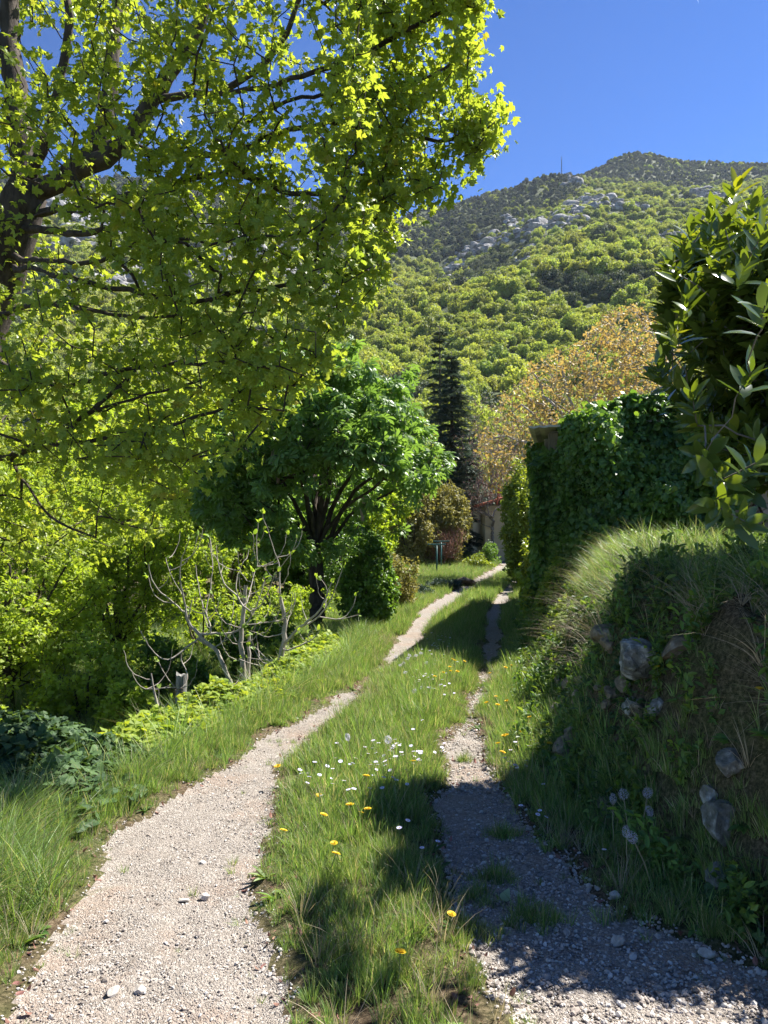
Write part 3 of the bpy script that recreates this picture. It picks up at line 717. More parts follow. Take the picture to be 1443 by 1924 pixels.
n = 3600; a = rng.uniform(350, 850, n); b = rng.uniform(640, 1075, n); Yd = Yc + rng.uniform(-2.1, 2.1, n)
cp = np.array([(350, 960), (372, 900), (395, 800), (430, 720), (500, 660), (590, 640), (680, 645), (760, 660), (785, 700), (770, 760), (800, 790), (835, 840), (850, 875), (825, 900), (800, 925), (760, 945), (770, 985), (730, 1010), (640, 1035), (560, 1050), (480, 1050), (420, 1030), (370, 1000)], float)
ok = inpoly(a, b, cp)
c3 = np.stack([(a - CX) / F * Yd, Yd, EYE + (HOR - b) / F * Yd], 1)
rr = np.hypot((a - 600) / 250, (b - 850) / 215); ok &= (rr ** 2 + ((Yd - Yc) / 2.15) ** 2) < 1.12
hollow = (np.hypot((a - 650) / 120, (b - 950) / 75) < 1) & (Yd < Yc + 1.5); ok &= ~(hollow & (rng.random(n) < .92))
ok &= (fbm(c3[:, 0] * 1.5, c3[:, 2] * 1.7 + c3[:, 1], 91, 2) > -.16)
ok &= (rng.random(n) < .8) & ~((np.abs(c3[:, 1] - Yc) < .8) & (rr < .45) & (rng.random(n) < .7))
ends = np.array(T.grow(c3[ok], seg=.22, wob=.3, up=.5)); print('chestnut ends', len(ends))
D = T.dirs(ends); D = D * .5 + np.array([0, 0, .3]); pos = T.P[ends]
lv = leaves_at(pos, D, 5, .075, .165, [leaf_palm()], upb=1.0, droop=.22, along=.15, jit=.35)
wood_and_crown(root, T, M['chestnut'], M['bark'], lv, tip=.006, p=2.4)
# flower spikes on the shoots that see the sky
hi = pos[(pos[:, 2] > 1.6) & (rng.random(len(pos)) < .3)]
mb = MB()
for q in hi[:100]:
    h = rng.uniform(.13, .2); mb.tube([q + (0, 0, .04), q + (0, 0, h * .5), q + (rng.normal() * .02, 0, h + .06)], [.022, .03, .006], 5, r_=rng.random())
mb.part('flower_spikes', M['bud'], root)['kind'] = 'stuff'

# ------------------------------------------------------------------ fig tree: pale bare curving branches, few leaves
base = ground_hit(461, 1292)
Yf = 8.6; base = np.array([(470 - CX) / F * Yf, Yf, 0]); base[2] = float(Gz(base[0], base[1])) - .05
root = empty('fig_tree', base, 'nearly bare fig tree with pale grey upturned branches beside the grey post', 'tree')
T = Tree()
def fl(pts, r0, r1, Y=Yf, dy=0):
    return T.limb([px(a, b, Y + dy * k / (len(pts) - 1)) for k, (a, b) in enumerate(pts)], r0 * .72, r1 * .72, seg=.06, wob=.01)
s1 = px(440, 1330, Yf); T.node(s1, -1, .04); fl([(440, 1330), (436, 1290), (420, 1250), (405, 1216), (380, 1206), (374, 1192)], .036, .03)
s2 = px(463, 1330, Yf + .2); T.node(s2, -1, .036); T.limb([s2, px(458, 1270, Yf + .2), px(452, 1200, Yf + .2), px(458, 1150, Yf + .2), px(462, 1100, Yf + .2)], .036, .022, seg=.06)
s3 = px(518, 1300, Yf + .1); T.node(s3, -1, .043); T.limb([s3, px(520, 1260, Yf + .1), px(533, 1215, Yf + .1), px(536, 1160, Yf + .1), px(528, 1130, Yf + .1)], .042, .022, seg=.06)
s4 = px(464, 1330, Yf + .3); T.limb([s2, px(468, 1250, Yf + .3), px(468, 1190, Yf + .35)], .03, .018, seg=.06)
s5 = px(302, 1345, Yf - .5); T.node(s5, -1, .02); T.limb([s5, px(288, 1300, Yf - .5), px(284, 1265, Yf - .5)], .018, .006, seg=.06)
FB = [([(374, 1192), (352, 1170), (349, 1150)], .026, .02, 0), ([(405, 1216), (385, 1212), (372, 1200)], .024, .02, 0),
      ([(352, 1170), (345, 1120), (337, 1085), (340, 1050), (357, 1010)], .016, .006, -.3), ([(349, 1155), (325, 1130), (298, 1112), (282, 1085), (279, 1060)], .014, .006, -.2),
      ([(345, 1120), (325, 1090), (313, 1060), (312, 1048)], .009, .005, .2), ([(374, 1192), (400, 1190), (440, 1191), (462, 1175), (478, 1150), (492, 1110), (497, 1090)], .022, .007, .2),
      ([(400, 1190), (385, 1150), (395, 1110), (400, 1060), (394, 1008)], .014, .006, .3), ([(385, 1150), (375, 1115), (367, 1060)], .009, .005, .3),
      ([(385, 1152), (360, 1150), (345, 1132)], .010, .006, .1), ([(352, 1172), (358, 1140), (362, 1122)], .012, .005, -.3),
      ([(462, 1150), (485, 1146), (500, 1120), (510, 1095), (522, 1070)], .014, .006, -.3), ([(460, 1148), (445, 1116), (420, 1100), (410, 1060), (406, 1020)], .016, .006, .2),
      ([(462, 1140), (470, 1110), (480, 1070)], .012, .006, .4), ([(445, 1116), (442, 1090), (462, 1045)], .009, .005, .2),
      ([(528, 1130), (524, 1095), (527, 1065), (510, 1020), (505, 1000)], .016, .005, .2), ([(527, 1067), (548, 1040), (558, 1010)], .010, .005, -.2),
      ([(484, 1064), (498, 1068), (515, 1055)], .007, .004, 0), ([(484, 1075), (484, 1060), (481, 1020), (485, 980)], .009, .005, 0),
      ([(535, 1210), (555, 1185), (575, 1170), (600, 1150), (612, 1125), (625, 1090)], .026, .007, -.4), ([(575, 1174), (592, 1166), (608, 1150), (625, 1120), (645, 1065)], .016, .005, -.2),
      ([(610, 1130), (618, 1105), (600, 1085)], .007, .004, 0), ([(533, 1225), (560, 1215), (590, 1200), (600, 1185)], .015, .007, -.3),
      ([(536, 1165), (510, 1168), (480, 1172), (462, 1174)], .012, .008, .1), ([(536, 1160), (556, 1130), (553, 1110)], .009, .005, -.2),
      ([(520, 1252), (490, 1252), (470, 1248), (448, 1238)], .013, .006, -.1), ([(520, 1245), (500, 1240), (490, 1225), (478, 1215)], .010, .005, 0),
      ([(525, 1240), (485, 1240), (465, 1235)], .009, .005, .2), ([(530, 1190), (500, 1200), (485, 1190), (470, 1185)], .009, .005, .3),
      ([(374, 1200), (350, 1215), (334, 1232), (318, 1242), (298, 1238), (280, 1215), (264, 1185)], .016, .006, -.4), ([(334, 1230), (345, 1250), (356, 1270), (350, 1285), (338, 1300), (325, 1290), (308, 1265), (296, 1240)], .013, .006, -.3),
      ([(284, 1300), (262, 1290), (250, 1275), (248, 1262)], .008, .005, 0), ([(284, 1300), (300, 1295), (318, 1288)], .006, .004, 0),
      ([(405, 1216), (420, 1205), (430, 1190), (438, 1150), (440, 1120)], .012, .005, .2), ([(436, 1200), (450, 1210), (470, 1205)], .008, .004, .2),
      ([(436, 1290), (450, 1285), (452, 1262)], .010, .005, .1), ([(620, 1165), (645, 1163), (675, 1155)], .009, .004, -.1)]
ends = []
for pts, r0, r1, dy in FB:
    e = fl(pts, r0, r1, dy=dy); ends.append(e)
# short upturned twigs
n0 = T.n
for i in rng.choice(np.arange(20, n0), 54, replace=False):
    a = T.P[i]; ln = rng.uniform(.12, .4); d = np.array([rng.normal() * .6, rng.normal() * .5, .1]); d /= np.linalg.norm(d)
    ends.append(T.limb([a, a + d * ln * .45, a + d * ln * .8 + (0, 0, ln * .35), a + d * ln * .9 + (0, 0, ln * .9)], .0055, .003, seg=.06))
ends = np.array(ends); D = T.dirs(ends)
lv = leaves_at(T.P[ends], D, 2, .012, .06, [leaf_heart(), leaf_oval(.3)], upb=.8, droop=-.25, along=.02, jit=.5)
wood_and_crown(root, T, M['fig_leaf'], M['bark_pale'], lv, tip=.0015, p=9, trunk_name='trunk', crown='leaves')
# ------------------------------------------------------------------ generic leafy shrub
def shrub(name, label, cat, c, r, leaf, wood, n=900, per=7, size=.05, bases=None, clumps=14, cs=.4, shell=.45, ground=None, stems=4, upb=.8, droop=.2, jit=.6, spread=.03, group=None, seg=.2, tip=.003, crown='foliage', lift=0, along=.12, lowcut=-1.0, sparse=None, root=None):
    c = np.array(c, float); gz = float(Gz(c[0], c[1])) if ground is None else ground
    if root is None: root = empty(name, (c[0], c[1], gz - .05), label, cat, group)
    T = Tree(); P = cloud(c, r, n, shell, clumps, cs, lowcut); P = P[P[:, 2] > gz + .05 + lift]
    T.node((c[0], c[1], gz - .1), -1, .02)
    for k in range(stems):
        a = rng.uniform(0, 6.28); s = rng.uniform(.03, .12) * min(r[0], 1.5)
        e = c + np.array([math.cos(a) * r[0] * .45, math.sin(a) * r[1] * .45, rng.uniform(-.1, .4) * r[2]])
        T.limb([(c[0], c[1], gz - .1), (c[0] + math.cos(a) * s, c[1] + math.sin(a) * s, gz + .1), e * .5 + np.array([c[0] + math.cos(a) * s, c[1] + math.sin(a) * s, gz]) * .5, e], .012 + .02 * r[2] ** .8, .008, seg=seg)
    ends = np.array(T.grow(P, seg=seg, wob=.5, up=.3)); D = T.dirs(ends)
    lv = leaves_at(T.P[ends], D, per, spread, size, bases or [leaf_oval()], upb=upb, droop=droop, along=along, jit=jit)
    wood_and_crown(root, T, leaf, wood, lv, trunk_name='stems', tip=tip, crown=crown); return root

# ------------------------------------------------------------------ cherry laurel, close on the right
c = np.array([2.95, 4.98, 2.62])
gz = float(Gz(c[0], c[1]))
root = empty('laurel_bush', (c[0], c[1], gz - .05), 'tall cherry laurel with big glossy leaves, closest plant on the right above the bank', 'bush')
T = Tree(); T.node((c[0], c[1], gz - .1), -1, .04)
for k in range(9):
    a = k * .7; T.limb([(c[0], c[1], gz - .1), c + (math.cos(a) * .3, math.sin(a) * .3, -.5), c + (math.cos(a) * .55, math.sin(a) * .6, rng.uniform(.1, .8))], .03, .012, seg=.12)
P = np.vstack([cloud(c, (1.0, .92, 1.14), 1700, .62, 40, .36), cloud(c + (-.38, .8, .74), (.45, .5, .55), 420, .5, 14, .4), cloud(c, (.75, .75, .9), 400, .3, 12, .5)])
P = P[P[:, 2] > gz + .12]
P = P[~((P[:, 2] < 1.75) & (P[:, 0] / P[:, 1] < .44))]; P = P[P[:, 1] > 3.6]; P = P[~((P[:, 0] / P[:, 1] > .405) & ((EYE - P[:, 2]) / P[:, 1] > -.065))]
ext = np.array([px(1385, 345, 4.3), px(1340, 400, 4.4), px(1300, 430, 4.6), px(1290, 480, 4.5), px(1262, 495, 4.7), px(1420, 380, 4.0), px(1432, 440, 3.7), px(1330, 450, 4.2), px(1245, 650, 4.8), px(1235, 690, 4.6), px(1240, 715, 4.7), px(1290, 560, 4.4), px(1320, 860, 4.0), px(1345, 950, 3.7), px(1400, 980, 3.5), px(1437, 575, 2.9), px(1300, 740, 4.2), px(1310, 800, 4.3), px(1275, 620, 4.5), px(1360, 900, 3.8), px(1420, 870, 3.6), px(1410, 700, 3.6), px(1360, 420, 4.1), px(1400, 500, 3.9)])
ends = np.array(T.grow(np.vstack([P, ext]), seg=.12, wob=.4, up=.3)); D = T.dirs(ends)
D = D * .5 + np.array([-.1, -.1, .75]) * (.35 + .65 * sstep(2.0, 3.3, T.P[ends][:, 2]))[:, None]; D /= np.linalg.norm(D, axis=1)[:, None]
# whorls: leaves stand round each shoot
n = len(ends); per = 10; k = np.repeat(np.arange(n), per); ph = np.tile(np.arange(per) * 2.4, n) + rng.normal(size=n * per) * .3; f = np.tile(np.linspace(0, 1, per), n)
a0 = np.cross(D, rdir(n)); a0 /= np.linalg.norm(a0, axis=1)[:, None]; b0 = np.cross(D, a0)
rad = np.cos(ph)[:, None] * a0[k] + np.sin(ph)[:, None] * b0[k]
open_ = (1.15 - .75 * f)[:, None]
d = rad * open_ + D[k] * (1.15 - open_ * .5) + rng.normal(size=(n * per, 3)) * .12
pos = T.P[ends][k] - D[k] * ((1 - f) * .13)[:, None] + rad * .006
lv = stamp([leaf_oval(.19, -.05, .045), leaf_oval(.22, -.12, .03), leaf_oval(.19, .02, .05)], pos, d, D[k] * 1.2 - rad * .2 + rng.normal(size=(n * per, 3)) * .15 + np.array([0, 0, .3]), rng.uniform(.13, .185, n * per) * (1 - .25 * f), r=np.clip(rng.random(n)[k] * .55 + f * .22 + rng.random(n * per) * .25 + .12 * (T.P[ends][k][:, 2] > 3.2), 0, 1))  # upper leaves yellower: sun shining through them is put into the tone
V, Fs = T.mesh('t', None, tip=.0032, p=2.5); part('stems', V, Fs, M['bark_grey'], root, smooth=True)
part('foliage', lv[0], lv[1], M['laurel'], root, rnd=lv[2], smooth=True)

# ------------------------------------------------------------------ stone shed under ivy
A = np.array([2.5, 11.6]); B = np.array([6.3, 10.7]); u = (B - A) / np.linalg.norm(B - A); v = np.array([-u[1], u[0]]); Ls = np.linalg.norm(B - A)
Zb, Zt = .7, 3.2
ang = math.atan2(u[1], u[0])
def sh(s, t, z): q = A + u * s + v * t; return np.array([q[0], q[1], z])
shed = empty('stone_shed', sh(Ls / 2, 1.3, Zb), 'old stone shed almost hidden by ivy on top of the bank', 'shed')
def stonewall():
    m, nt, out = newmat('rubble_wall'); L = nt.links.new
    tc = N(nt, 'ShaderNodeTexCoord'); mp = N(nt, 'ShaderNodeMapping'); mp.inputs['Scale'].default_value = (1, 1, 1.5); L(tc.outputs['Object'], mp.inputs[0])
    v_ = N(nt, 'ShaderNodeTexVoronoi', feature='DISTANCE_TO_EDGE'); v_.inputs['Scale'].default_value = 4.2; L(mp.outputs[0], v_.inputs['Vector'])
    v2 = N(nt, 'ShaderNodeTexVoronoi'); v2.inputs['Scale'].default_value = 4.2; L(mp.outputs[0], v2.inputs['Vector'])
    s_ = N(nt, 'ShaderNodeSeparateColor'); L(v2.outputs['Color'], s_.inputs[0])
    c = ramp(nt, s_.outputs[0], [(0, (.24, .20, .17)), (.5, (.36, .31, .27)), (1, (.46, .41, .36))])
    f = ramp(nt, v_.outputs[0], [(.02, (0, 0, 0)), (.07, (1, 1, 1))])
    c = mixc(nt, f, (.30, .27, .235), c)
    p = N(nt, 'ShaderNodeBsdfPrincipled'); L(c, p.inputs['Base Color']); p.inputs['Roughness'].default_value = .95
    b = N(nt, 'ShaderNodeBump'); b.inputs['Distance'].default_value = .03; b.inputs['Strength'].default_value = .8; L(f, b.inputs['Height']); L(b.outputs[0], p.inputs['Normal'])
    L(p.outputs[0], out.inputs[0]); return m
M['rubble'] = stonewall()
M['board'] = roughmat('weathered_board', (.12, .095, .065), (.30, .25, .18), 9, bump=.5, stretch=(3, 3, .3))
M['grey_wood'] = roughmat('grey_wood', (.12, .115, .11), (.36, .35, .33), 10, bump=.8, stretch=(4, 4, .35), dist=.015)
M['sheet'] = roughmat('roof_sheet', (.34, .33, .32), (.55, .54, .52), 5, bump=.2)
mb = MB()
for s0, t0, ls, lt in ((Ls / 2, .15, Ls, .3), (Ls / 2, 8.0, Ls, .3), (.15, 4.075, .3, 7.55), (Ls - .15, 4.075, .3, 7.55)):
    h = Zt - Zb + 0
    mb.box(sh(s0, t0, Zb + h / 2), (ls, lt, h), ang)
mb.part('wall', M['rubble'], shed)
# slightly rising sheet roof
mb = MB(); nn = 40
for k in range(2):
    pass
rs = np.linspace(-.3, Ls + .3, 60); V = []
for s_ in rs:
    wv = .018 * math.sin(s_ * 2 * math.pi / .16) + .09 * s_ / Ls
    for t_, dz in ((-.32, 0), (8.3, .05)):
        for hh in (0, .03): V.append(sh(s_, t_, Zt + .02 + dz + wv + hh))
V = np.array(V); Q = []
for k in range(59):
    a = k * 4; b = a + 4
    Q += [(a, b, b + 2, a + 2), (a + 1, a + 3, b + 3, b + 1), (a, a + 1, b + 1, b), (a + 2, b + 2, b + 3, a + 3)]
Q += [(0, 2, 3, 1), (236, 237, 239, 238)]
part('roof', V, [np.array(Q)], M['sheet'], shed)
mb = MB(); mb.box(sh(.08, -.05, Zt - .2), (.2, .06, .34), ang, .008); mb.box(sh(-.05, .3, Zt - .28), (.06, .62, .34), ang, .008); mb.part('gable_board', M['board'], shed)
mb = MB(); mb.box(sh(2.42, -.06, 1.9), (.14, .12, 2.3), ang, .012); mb.part('door_post', M['grey_wood'], shed)
# ivy over it
n = 30000; s_ = rng.uniform(-.25, Ls - .75, n); z_ = rng.uniform(Zb - .1, Zt + .35, n); t_ = np.zeros(n)
hq = np.clip((z_ - Zb - .3) / (Zt + .42 - Zb - .3), 0, 1); bul = .10 + 1.2 * np.sqrt(1 - hq ** 1.7) * sstep(-.3, .9, s_) + (.25 + .3 * sstep(0, .8, s_)) * fbm(s_ * 1.3, z_ * 1.4, 201, 3) + .26 * fbm(s_ * 4, z_ * 4, 205, 2)
topz = Zt + .12 + .30 * sstep(.4, 1.6, s_) + .30 * fbm(s_ * 1.9, 0 * s_, 207, 3)
m1 = z_ < topz; m1 &= ~((s_ > 2.35 + .15 * rng.normal(size=n)) & (z_ < 2.25)); m1 &= ~((s_ < .16) & (z_ > Zt - .3))
dpt = rng.random(n) ** 2
P1 = np.array([sh(a, -b * (1 - .8 * q), c_) for a, b, c_, q in zip(s_[m1], np.maximum(bul[m1], .08), z_[m1], dpt[m1])])
O1 = np.tile([-v[0] * .7, -v[1] * .7, .9], (len(P1), 1))
n2 = 15000; s2 = rng.uniform(.25, Ls - .7, n2); t2 = -.5 + 2.1 * rng.random(n2) ** 1.6; m2 = s2 > .35 + .3 * rng.random(n2)
z2 = Zt + .16 + .38 * (t2 + .3) / 3.5 + (.30 + .28 * fbm(s2 * 1.5, t2 * 1.5, 211, 3)) * sstep(.3, 1.4, s2) * np.sqrt(rng.random(n2))
P2 = np.array([sh(a, b, c_) for a, b, c_ in zip(s2[m2], t2[m2], z2[m2])]); O2 = np.tile([0, -.2, 1.0], (len(P2), 1))
n3 = 26000; t3 = rng.uniform(-.3, 8.1, n3); z3 = rng.uniform(Zb - .2, Zt - .05, n3); b3 = .28 + .3 * fbm(t3 * 1.3, z3 * 1.4, 221, 3); m3 = ~((z3 > Zt - .5) & (t3 < .6))
P3_ = np.array([sh(-max(b, .05) * (1 - .8 * q), a, c_) for a, b, c_, q in zip(t3[m3], b3[m3], z3[m3], rng.random(n3)[m3] ** 2)]); O3 = np.tile([-u[0], -u[1], .35], (len(P3_), 1))
n4 = 1500; s4 = rng.uniform(.42, Ls - .7, n4); P4 = np.array([sh(a, rng.uniform(-.75, -.28), Zt + rng.uniform(-.45, .32) ) for a in s4]); O4 = np.tile([0, -.4, 1.0], (n4, 1))
Pi = np.vstack([P1, P2, P3_, P4]); Oi = np.vstack([O1, O2, O3, O4]); nn = len(Pi)
dn = rng.normal(size=(nn, 3)) * .6 + np.array([0, 0, -.7])
ivy = empty('ivy', sh(Ls / 2, -.3, Zb), 'thick dark ivy mound draped over the shed walls and roof', 'ivy')
lv = stamp([leaf_ivy(), leaf_heart()], Pi, dn, Oi + rng.normal(size=(nn, 3)) * .6, .078 * np.exp(rng.normal(size=nn) * .25), r=np.clip(.45 + .7 * fbm(Pi[:, 0] * 2.2 + Pi[:, 1], Pi[:, 2] * 2.2, 231, 2) + rng.normal(size=nn) * .2, 0, .999))
part('foliage', lv[0], lv[1], M['ivy'], ivy, rnd=lv[2])
mb = MB()
for k in range(16):
    a = rng.uniform(.1, Ls - .9); P = [sh(a + rng.normal() * .05 * q, -.05, Zb - .2 + q * .45) for q in range(6)]; mb.tube(P, np.linspace(.03, .01, 6), 6)
mb.part('stems', M['bark'], ivy)

# ------------------------------------------------------------------ hedge past the shed, lit on its right
c = px(975, 970, 24.0); gz = float(Gz(c[0], c[1]))
hz_ = px(0, 884, 24)[2]
shrub('laurel_hedge', 'clipped yellow-green hedge column between the ivy shed and the cream house', 'hedge', (c[0] + .12, 24.5, (gz + hz_) / 2 + .1), (.62, 1.1, (hz_ - gz) / 2 + .05), M['hedge'], M['bark'], n=1500, per=8, size=.12, bases=[leaf_oval(.22)], clumps=46, cs=.36, shell=.6, stems=6, upb=.6, droop=0, jit=.8, spread=.06)
c2 = px(1000, 1020, 22.0)
shrub('hedge_skirt', 'bright low bush at the foot of the hedge by the ivy corner', 'bush', (c2[0] + .1, 22.2, Gz(c2[0], 22.2) + .75), (.42, .6, .85), M['hedge'], M['bark'], n=500, per=8, size=.11, bases=[leaf_oval(.22)], clumps=24, cs=.4, stems=4, upb=.6, spread=.05)

# ------------------------------------------------------------------ cream house behind it
Yh = 44.0; x0 = px(912, 0, Yh)[0]; gh = float(Gz(x0 + 2, Yh)) - .2
house = empty('cream_house', (x0 + 3.2, Yh + 4, gh), 'cream rendered house with a red tiled eave, mostly hidden by the hedge', 'house')
M['render'] = roughmat('cream_render', (.42, .33, .20), (.52, .42, .27), 1.5, bump=.25)
M['tile'] = roughmat('red_tile', (.25, .08, .05), (.42, .15, .09), 6, bump=.6)
M['rust'] = roughmat('red_pipe', (.42, .10, .05), (.55, .16, .08), 4, bump=.1)
ev = px(0, 950, Yh)[2]
mb = MB(); mb.box((x0 + 3.2, Yh + 4, (gh + ev) / 2), (6.4, 8, ev - gh)); mb.part('wall', M['render'], house)
V = []; Q = []
ks = np.linspace(-.45, 8.45, 60)
nx_ = 50; xr = np.linspace(-.5, 6.9, nx_)
for k, xx in enumerate(xr):                       # pantile ripple, pitched away from the path
    zz = ev + .02 + (xx + .5) * .30 if xx < 3.2 else ev + .02 + (6.9 - xx) * .30
    rp = .0
    for t in ks: V.append((x0 + xx, Yh + t, zz + .035 * abs(math.sin(t * 7)) + .02 * ((xx * 2.6) % 1)))
V = np.array(V); V2 = V - (0, 0, .13); n_ = len(V); nk = len(ks)
i = (np.arange(nx_ - 1)[:, None] * nk + np.arange(nk - 1)[None]); q = np.stack([i, i + nk, i + nk + 1, i + 1], -1).reshape(-1, 4)
ed = [(k, k + 1, k + 1 + n_, k + n_) for k in range(nk - 1)] + [(k * nk, k * nk + n_, (k + 1) * nk + n_, (k + 1) * nk) for k in range(nx_ - 1)]
part('roof', np.vstack([V, V2]), [np.vstack([q, q[:, ::-1] + n_, np.array(ed)])], M['tile'], house)
mb = MB(); e0 = px(934, 948, Yh - .5); e1 = px(939, 903, Yh - .5); mb.tube([e0, (e0 + e1) / 2, e1], .055, 8); mb.part('vent_pipe', M['rust'], house)
M['glass'] = roughmat('window_glass', (.02, .025, .03), (.04, .045, .05), 1, bump=0, rough=.08, spec=.8)
mb = MB(); mb.box((x0 + 2.6, Yh - .02, gh + 1.5), (1.0, .08, 1.2)); wn = mb.part('window', M['board'], house); mb = MB(); mb.box((x0 + 2.6, Yh - .05, gh + 1.5), (.8, .06, 1.0)); V, Fs, r = mb.get(); g_ = obj('pane', mesh('pane', V - np.array(house.location), Fs, M['glass'])); g_.parent = wn

# ------------------------------------------------------------------ garden shrubs
c = px(850, 955, 37); gz = float(Gz(c[0], 37))
shrub('golden_shrub', 'big rounded golden-green shrub left of the cream house', 'bush', (c[0] - .3, 41, gz + 2.25), (1.5, 1.5, 2.35), M['golden'], M['bark'], n=1900, per=9, size=.15, bases=[leaf_oval(.22)], clumps=60, cs=.3, shell=.65, stems=7, spread=.09, seg=.3, upb=.5)
c = px(785, 930, 36)
shrub('golden_shrub', 'dull olive shrub standing left of the rounded golden-green one, behind the chestnut', 'bush', (c[0] - .2, 39.5, Gz(c[0], 39) + 1.9), (1.4, 1.3, 2.1), M['golden'], M['bark'], n=1200, per=8, size=.15, bases=[leaf_oval(.22)], clumps=40, cs=.32, shell=.6, stems=6, spread=.09, seg=.3)
# russet twiggy bush
c = px(832, 1025, 39.8); gz = float(Gz(c[0], 39.8))
root = empty('russet_bush', (c[0], 39.8, gz), 'round russet bush of bare reddish twigs behind the green clothes posts', 'bush')
T = Tree(); T.node((c[0], 39.8, gz - .05), -1, .05); P = cloud((c[0], 39.8, gz + 1.15), (1.15, 1.0, 1.1), 1500, .5, 20, .45); P = P[P[:, 2] > gz + .3]
T.limb([(c[0], 39.8, gz), (c[0] + .25, 39.7, gz + .9)], .05, .03); T.limb([(c[0], 39.8, gz), (c[0] - .3, 39.9, gz + .8)], .05, .03)
ends = np.array(T.grow(P, seg=.3, wob=.5, up=.8)); D = T.dirs(ends)
lv = leaves_at(T.P[ends], D, 2, .04, .05, [leaf_small()], droop=0)
M['russet_leaf'] = leafmat('russet_leaf', (.20, .13, .06), (.30, .17, .09), .3, (1, 1, 1))
wood_and_crown(root, T, M['russet_leaf'], M['twig_red'], lv, trunk_name='twigs', tip=.006, crown='foliage')
# shrub right of the chestnut trunk: lit round evergreen
c = px(690, 1098, 13.3); gz = float(Gz(c[0], 13.3))
shrub('evergreen_bush', 'rounded dark green bush beside the path, right of the chestnut trunk', 'bush', (c[0], 13.4, gz + .78), (.50, .5, .84), M['green_bush'], M['bark'], n=900, per=12, size=.068, bases=[leaf_oval(.25), leaf_heart()], clumps=26, cs=.46, shell=.55, stems=6, spread=.035, seg=.12, upb=.7, jit=.7)
c = px(745, 1060, 17)
shrub('yellow_bush', 'small yellow-green bush peeping out behind the rounded dark bush', 'bush', (c[0], 17.5, Gz(c[0], 17.5) + .55), (.5, .5, .72), M['golden'], M['bark'], n=450, per=10, size=.07, clumps=18, stems=4, spread=.05, seg=.15)
c = px(700, 1040, 19)
shrub('lilac_bush', 'loose green bush with faint mauve blossom behind the chestnut trunk', 'bush', (c[0] - .6, 20, Gz(c[0], 20) + 1.0), (1.3, .8, 1.0), M['green_bush'], M['bark'], n=600, per=8, size=.09, clumps=24, stems=6, spread=.07, seg=.2)
M['mauve'] = leafmat('mauve_petal', (.22, .07, .13), (.36, .15, .24), .3, (1, 1, 1))
# low spreading juniper
c = px(790, 1098, 22)
for k, (a, Y, lab) in enumerate(((770, 21, 'low grey-green juniper spreading left of the stone step'), (825, 23.5, 'low dark juniper sprays just in front of the green clothes posts'))):
    x = (a - CX) / F * Y; gz = float(Gz(x, Y)); root = empty('juniper', (x, Y, gz), lab, 'bush')
    T = Tree(); T.node((x, Y, gz), -1, .03); P = cloud((x, Y, gz + .12), (.75, .55, .22), 260, .3, 9, .5); P = P[P[:, 2] > gz + .05]
    ends = np.array(T.grow(P, seg=.12, wob=.3)); D = T.dirs(ends); lv = leaves_at(T.P[ends], D, 14, .04, .10, [needle_tuft()], upb=1, droop=-.1, along=.15)
    wood_and_crown(root, T, M['cedar'], M['bark'], lv, trunk_name='stems', crown='foliage')
c = px(900, 1010, 39)
shrub('box_mound', 'low clipped yellow-green mound in front of the house wall', 'bush', (c[0], 38, Gz(c[0], 38) + .28), (.85, .6, .42), M['hedge'], M['bark'], n=260, per=9, size=.09, clumps=12, stems=3, spread=.05)
c = px(925, 990, 41)
shrub('box_mound', 'rounder green bush against the cream house wall', 'bush', (c[0], 41, Gz(c[0], 41) + .5), (.7, .6, .75), M['green_bush'], M['bark'], n=260, per=9, size=.1, clumps=12, stems=3, spread=.05)

# ------------------------------------------------------------------ cedar and pine
def cedar(x, Y, top, label, wmax, tiers=40, bare=.06, seed=0, pw=.62):
    gz = float(Gz(x, Y)); H = top - gz; root = empty('cedar_tree', (x, Y, gz - .1), label, 'tree', None)
    mb = MB(); mb.tube([(x, Y, gz - .2), (x + .05, Y, gz + H * .5), (x, Y, gz + H)], [.22, .13, .02], 8)
    pos, dd, sz = [], [], []
    for k in range(tiers):
        f = bare + (1 - bare) * k / tiers; z = gz + H * f; Lr = wmax * ((1 - f) / (1 - bare)) ** pw * rng.uniform(.55, 1.15) + .1
        nb = 7 if f < .8 else 5
        for b in range(nb):
            a = rng.uniform(0, 6.28); L1 = Lr * rng.uniform(.45, 1.15); d = np.array([math.cos(a), math.sin(a), 0])
            P = np.array([np.array([x, Y, z]) + d * L1 * t + np.array([0, 0, .18 * t * L1 - .32 * t * t * L1]) for t in np.linspace(0, 1, 5)])
            mb.tube(P, np.linspace(.035 * (1.2 - f), .008, 5), 4)
            m_ = int(40 + 100 * L1 / 2); t = rng.uniform(.12, 1.03, m_); side = rng.normal(size=m_) * .22 * (1 - .5 * t) * L1 ** .6
            n_ = np.array([-d[1], d[0], 0]); q = np.array([x, Y, z]) + d * (L1 * t)[:, None] + n_ * side[:, None]; q[:, 2] += .18 * t * L1 - .32 * t * t * L1 - np.abs(side) * .25 + rng.normal(size=m_) * .03
            pos.append(q); dd.append(d + n_ * np.sign(side)[:, None] * .7 + rng.normal(size=(m_, 3)) * .3); sz.append(np.full(m_, .26))
    pos = np.concatenate(pos); dd = np.concatenate(dd); nn = len(pos)
    mb.part('trunk', M['bark'], root, smooth=True)
    lv = stamp([needle_tuft()], pos, dd, np.array([0, 0, 1.0]) + rng.normal(size=(nn, 3)) * .35, rng.uniform(.16, .32, nn)); part('crown', lv[0], lv[1], M['cedar'], root, rnd=lv[2]); return root
c = px(848, 662, 46); cedar(c[0], 46, c[2], 'dark blue-green cedar with drooping layered branches, middle distance', 2.7)
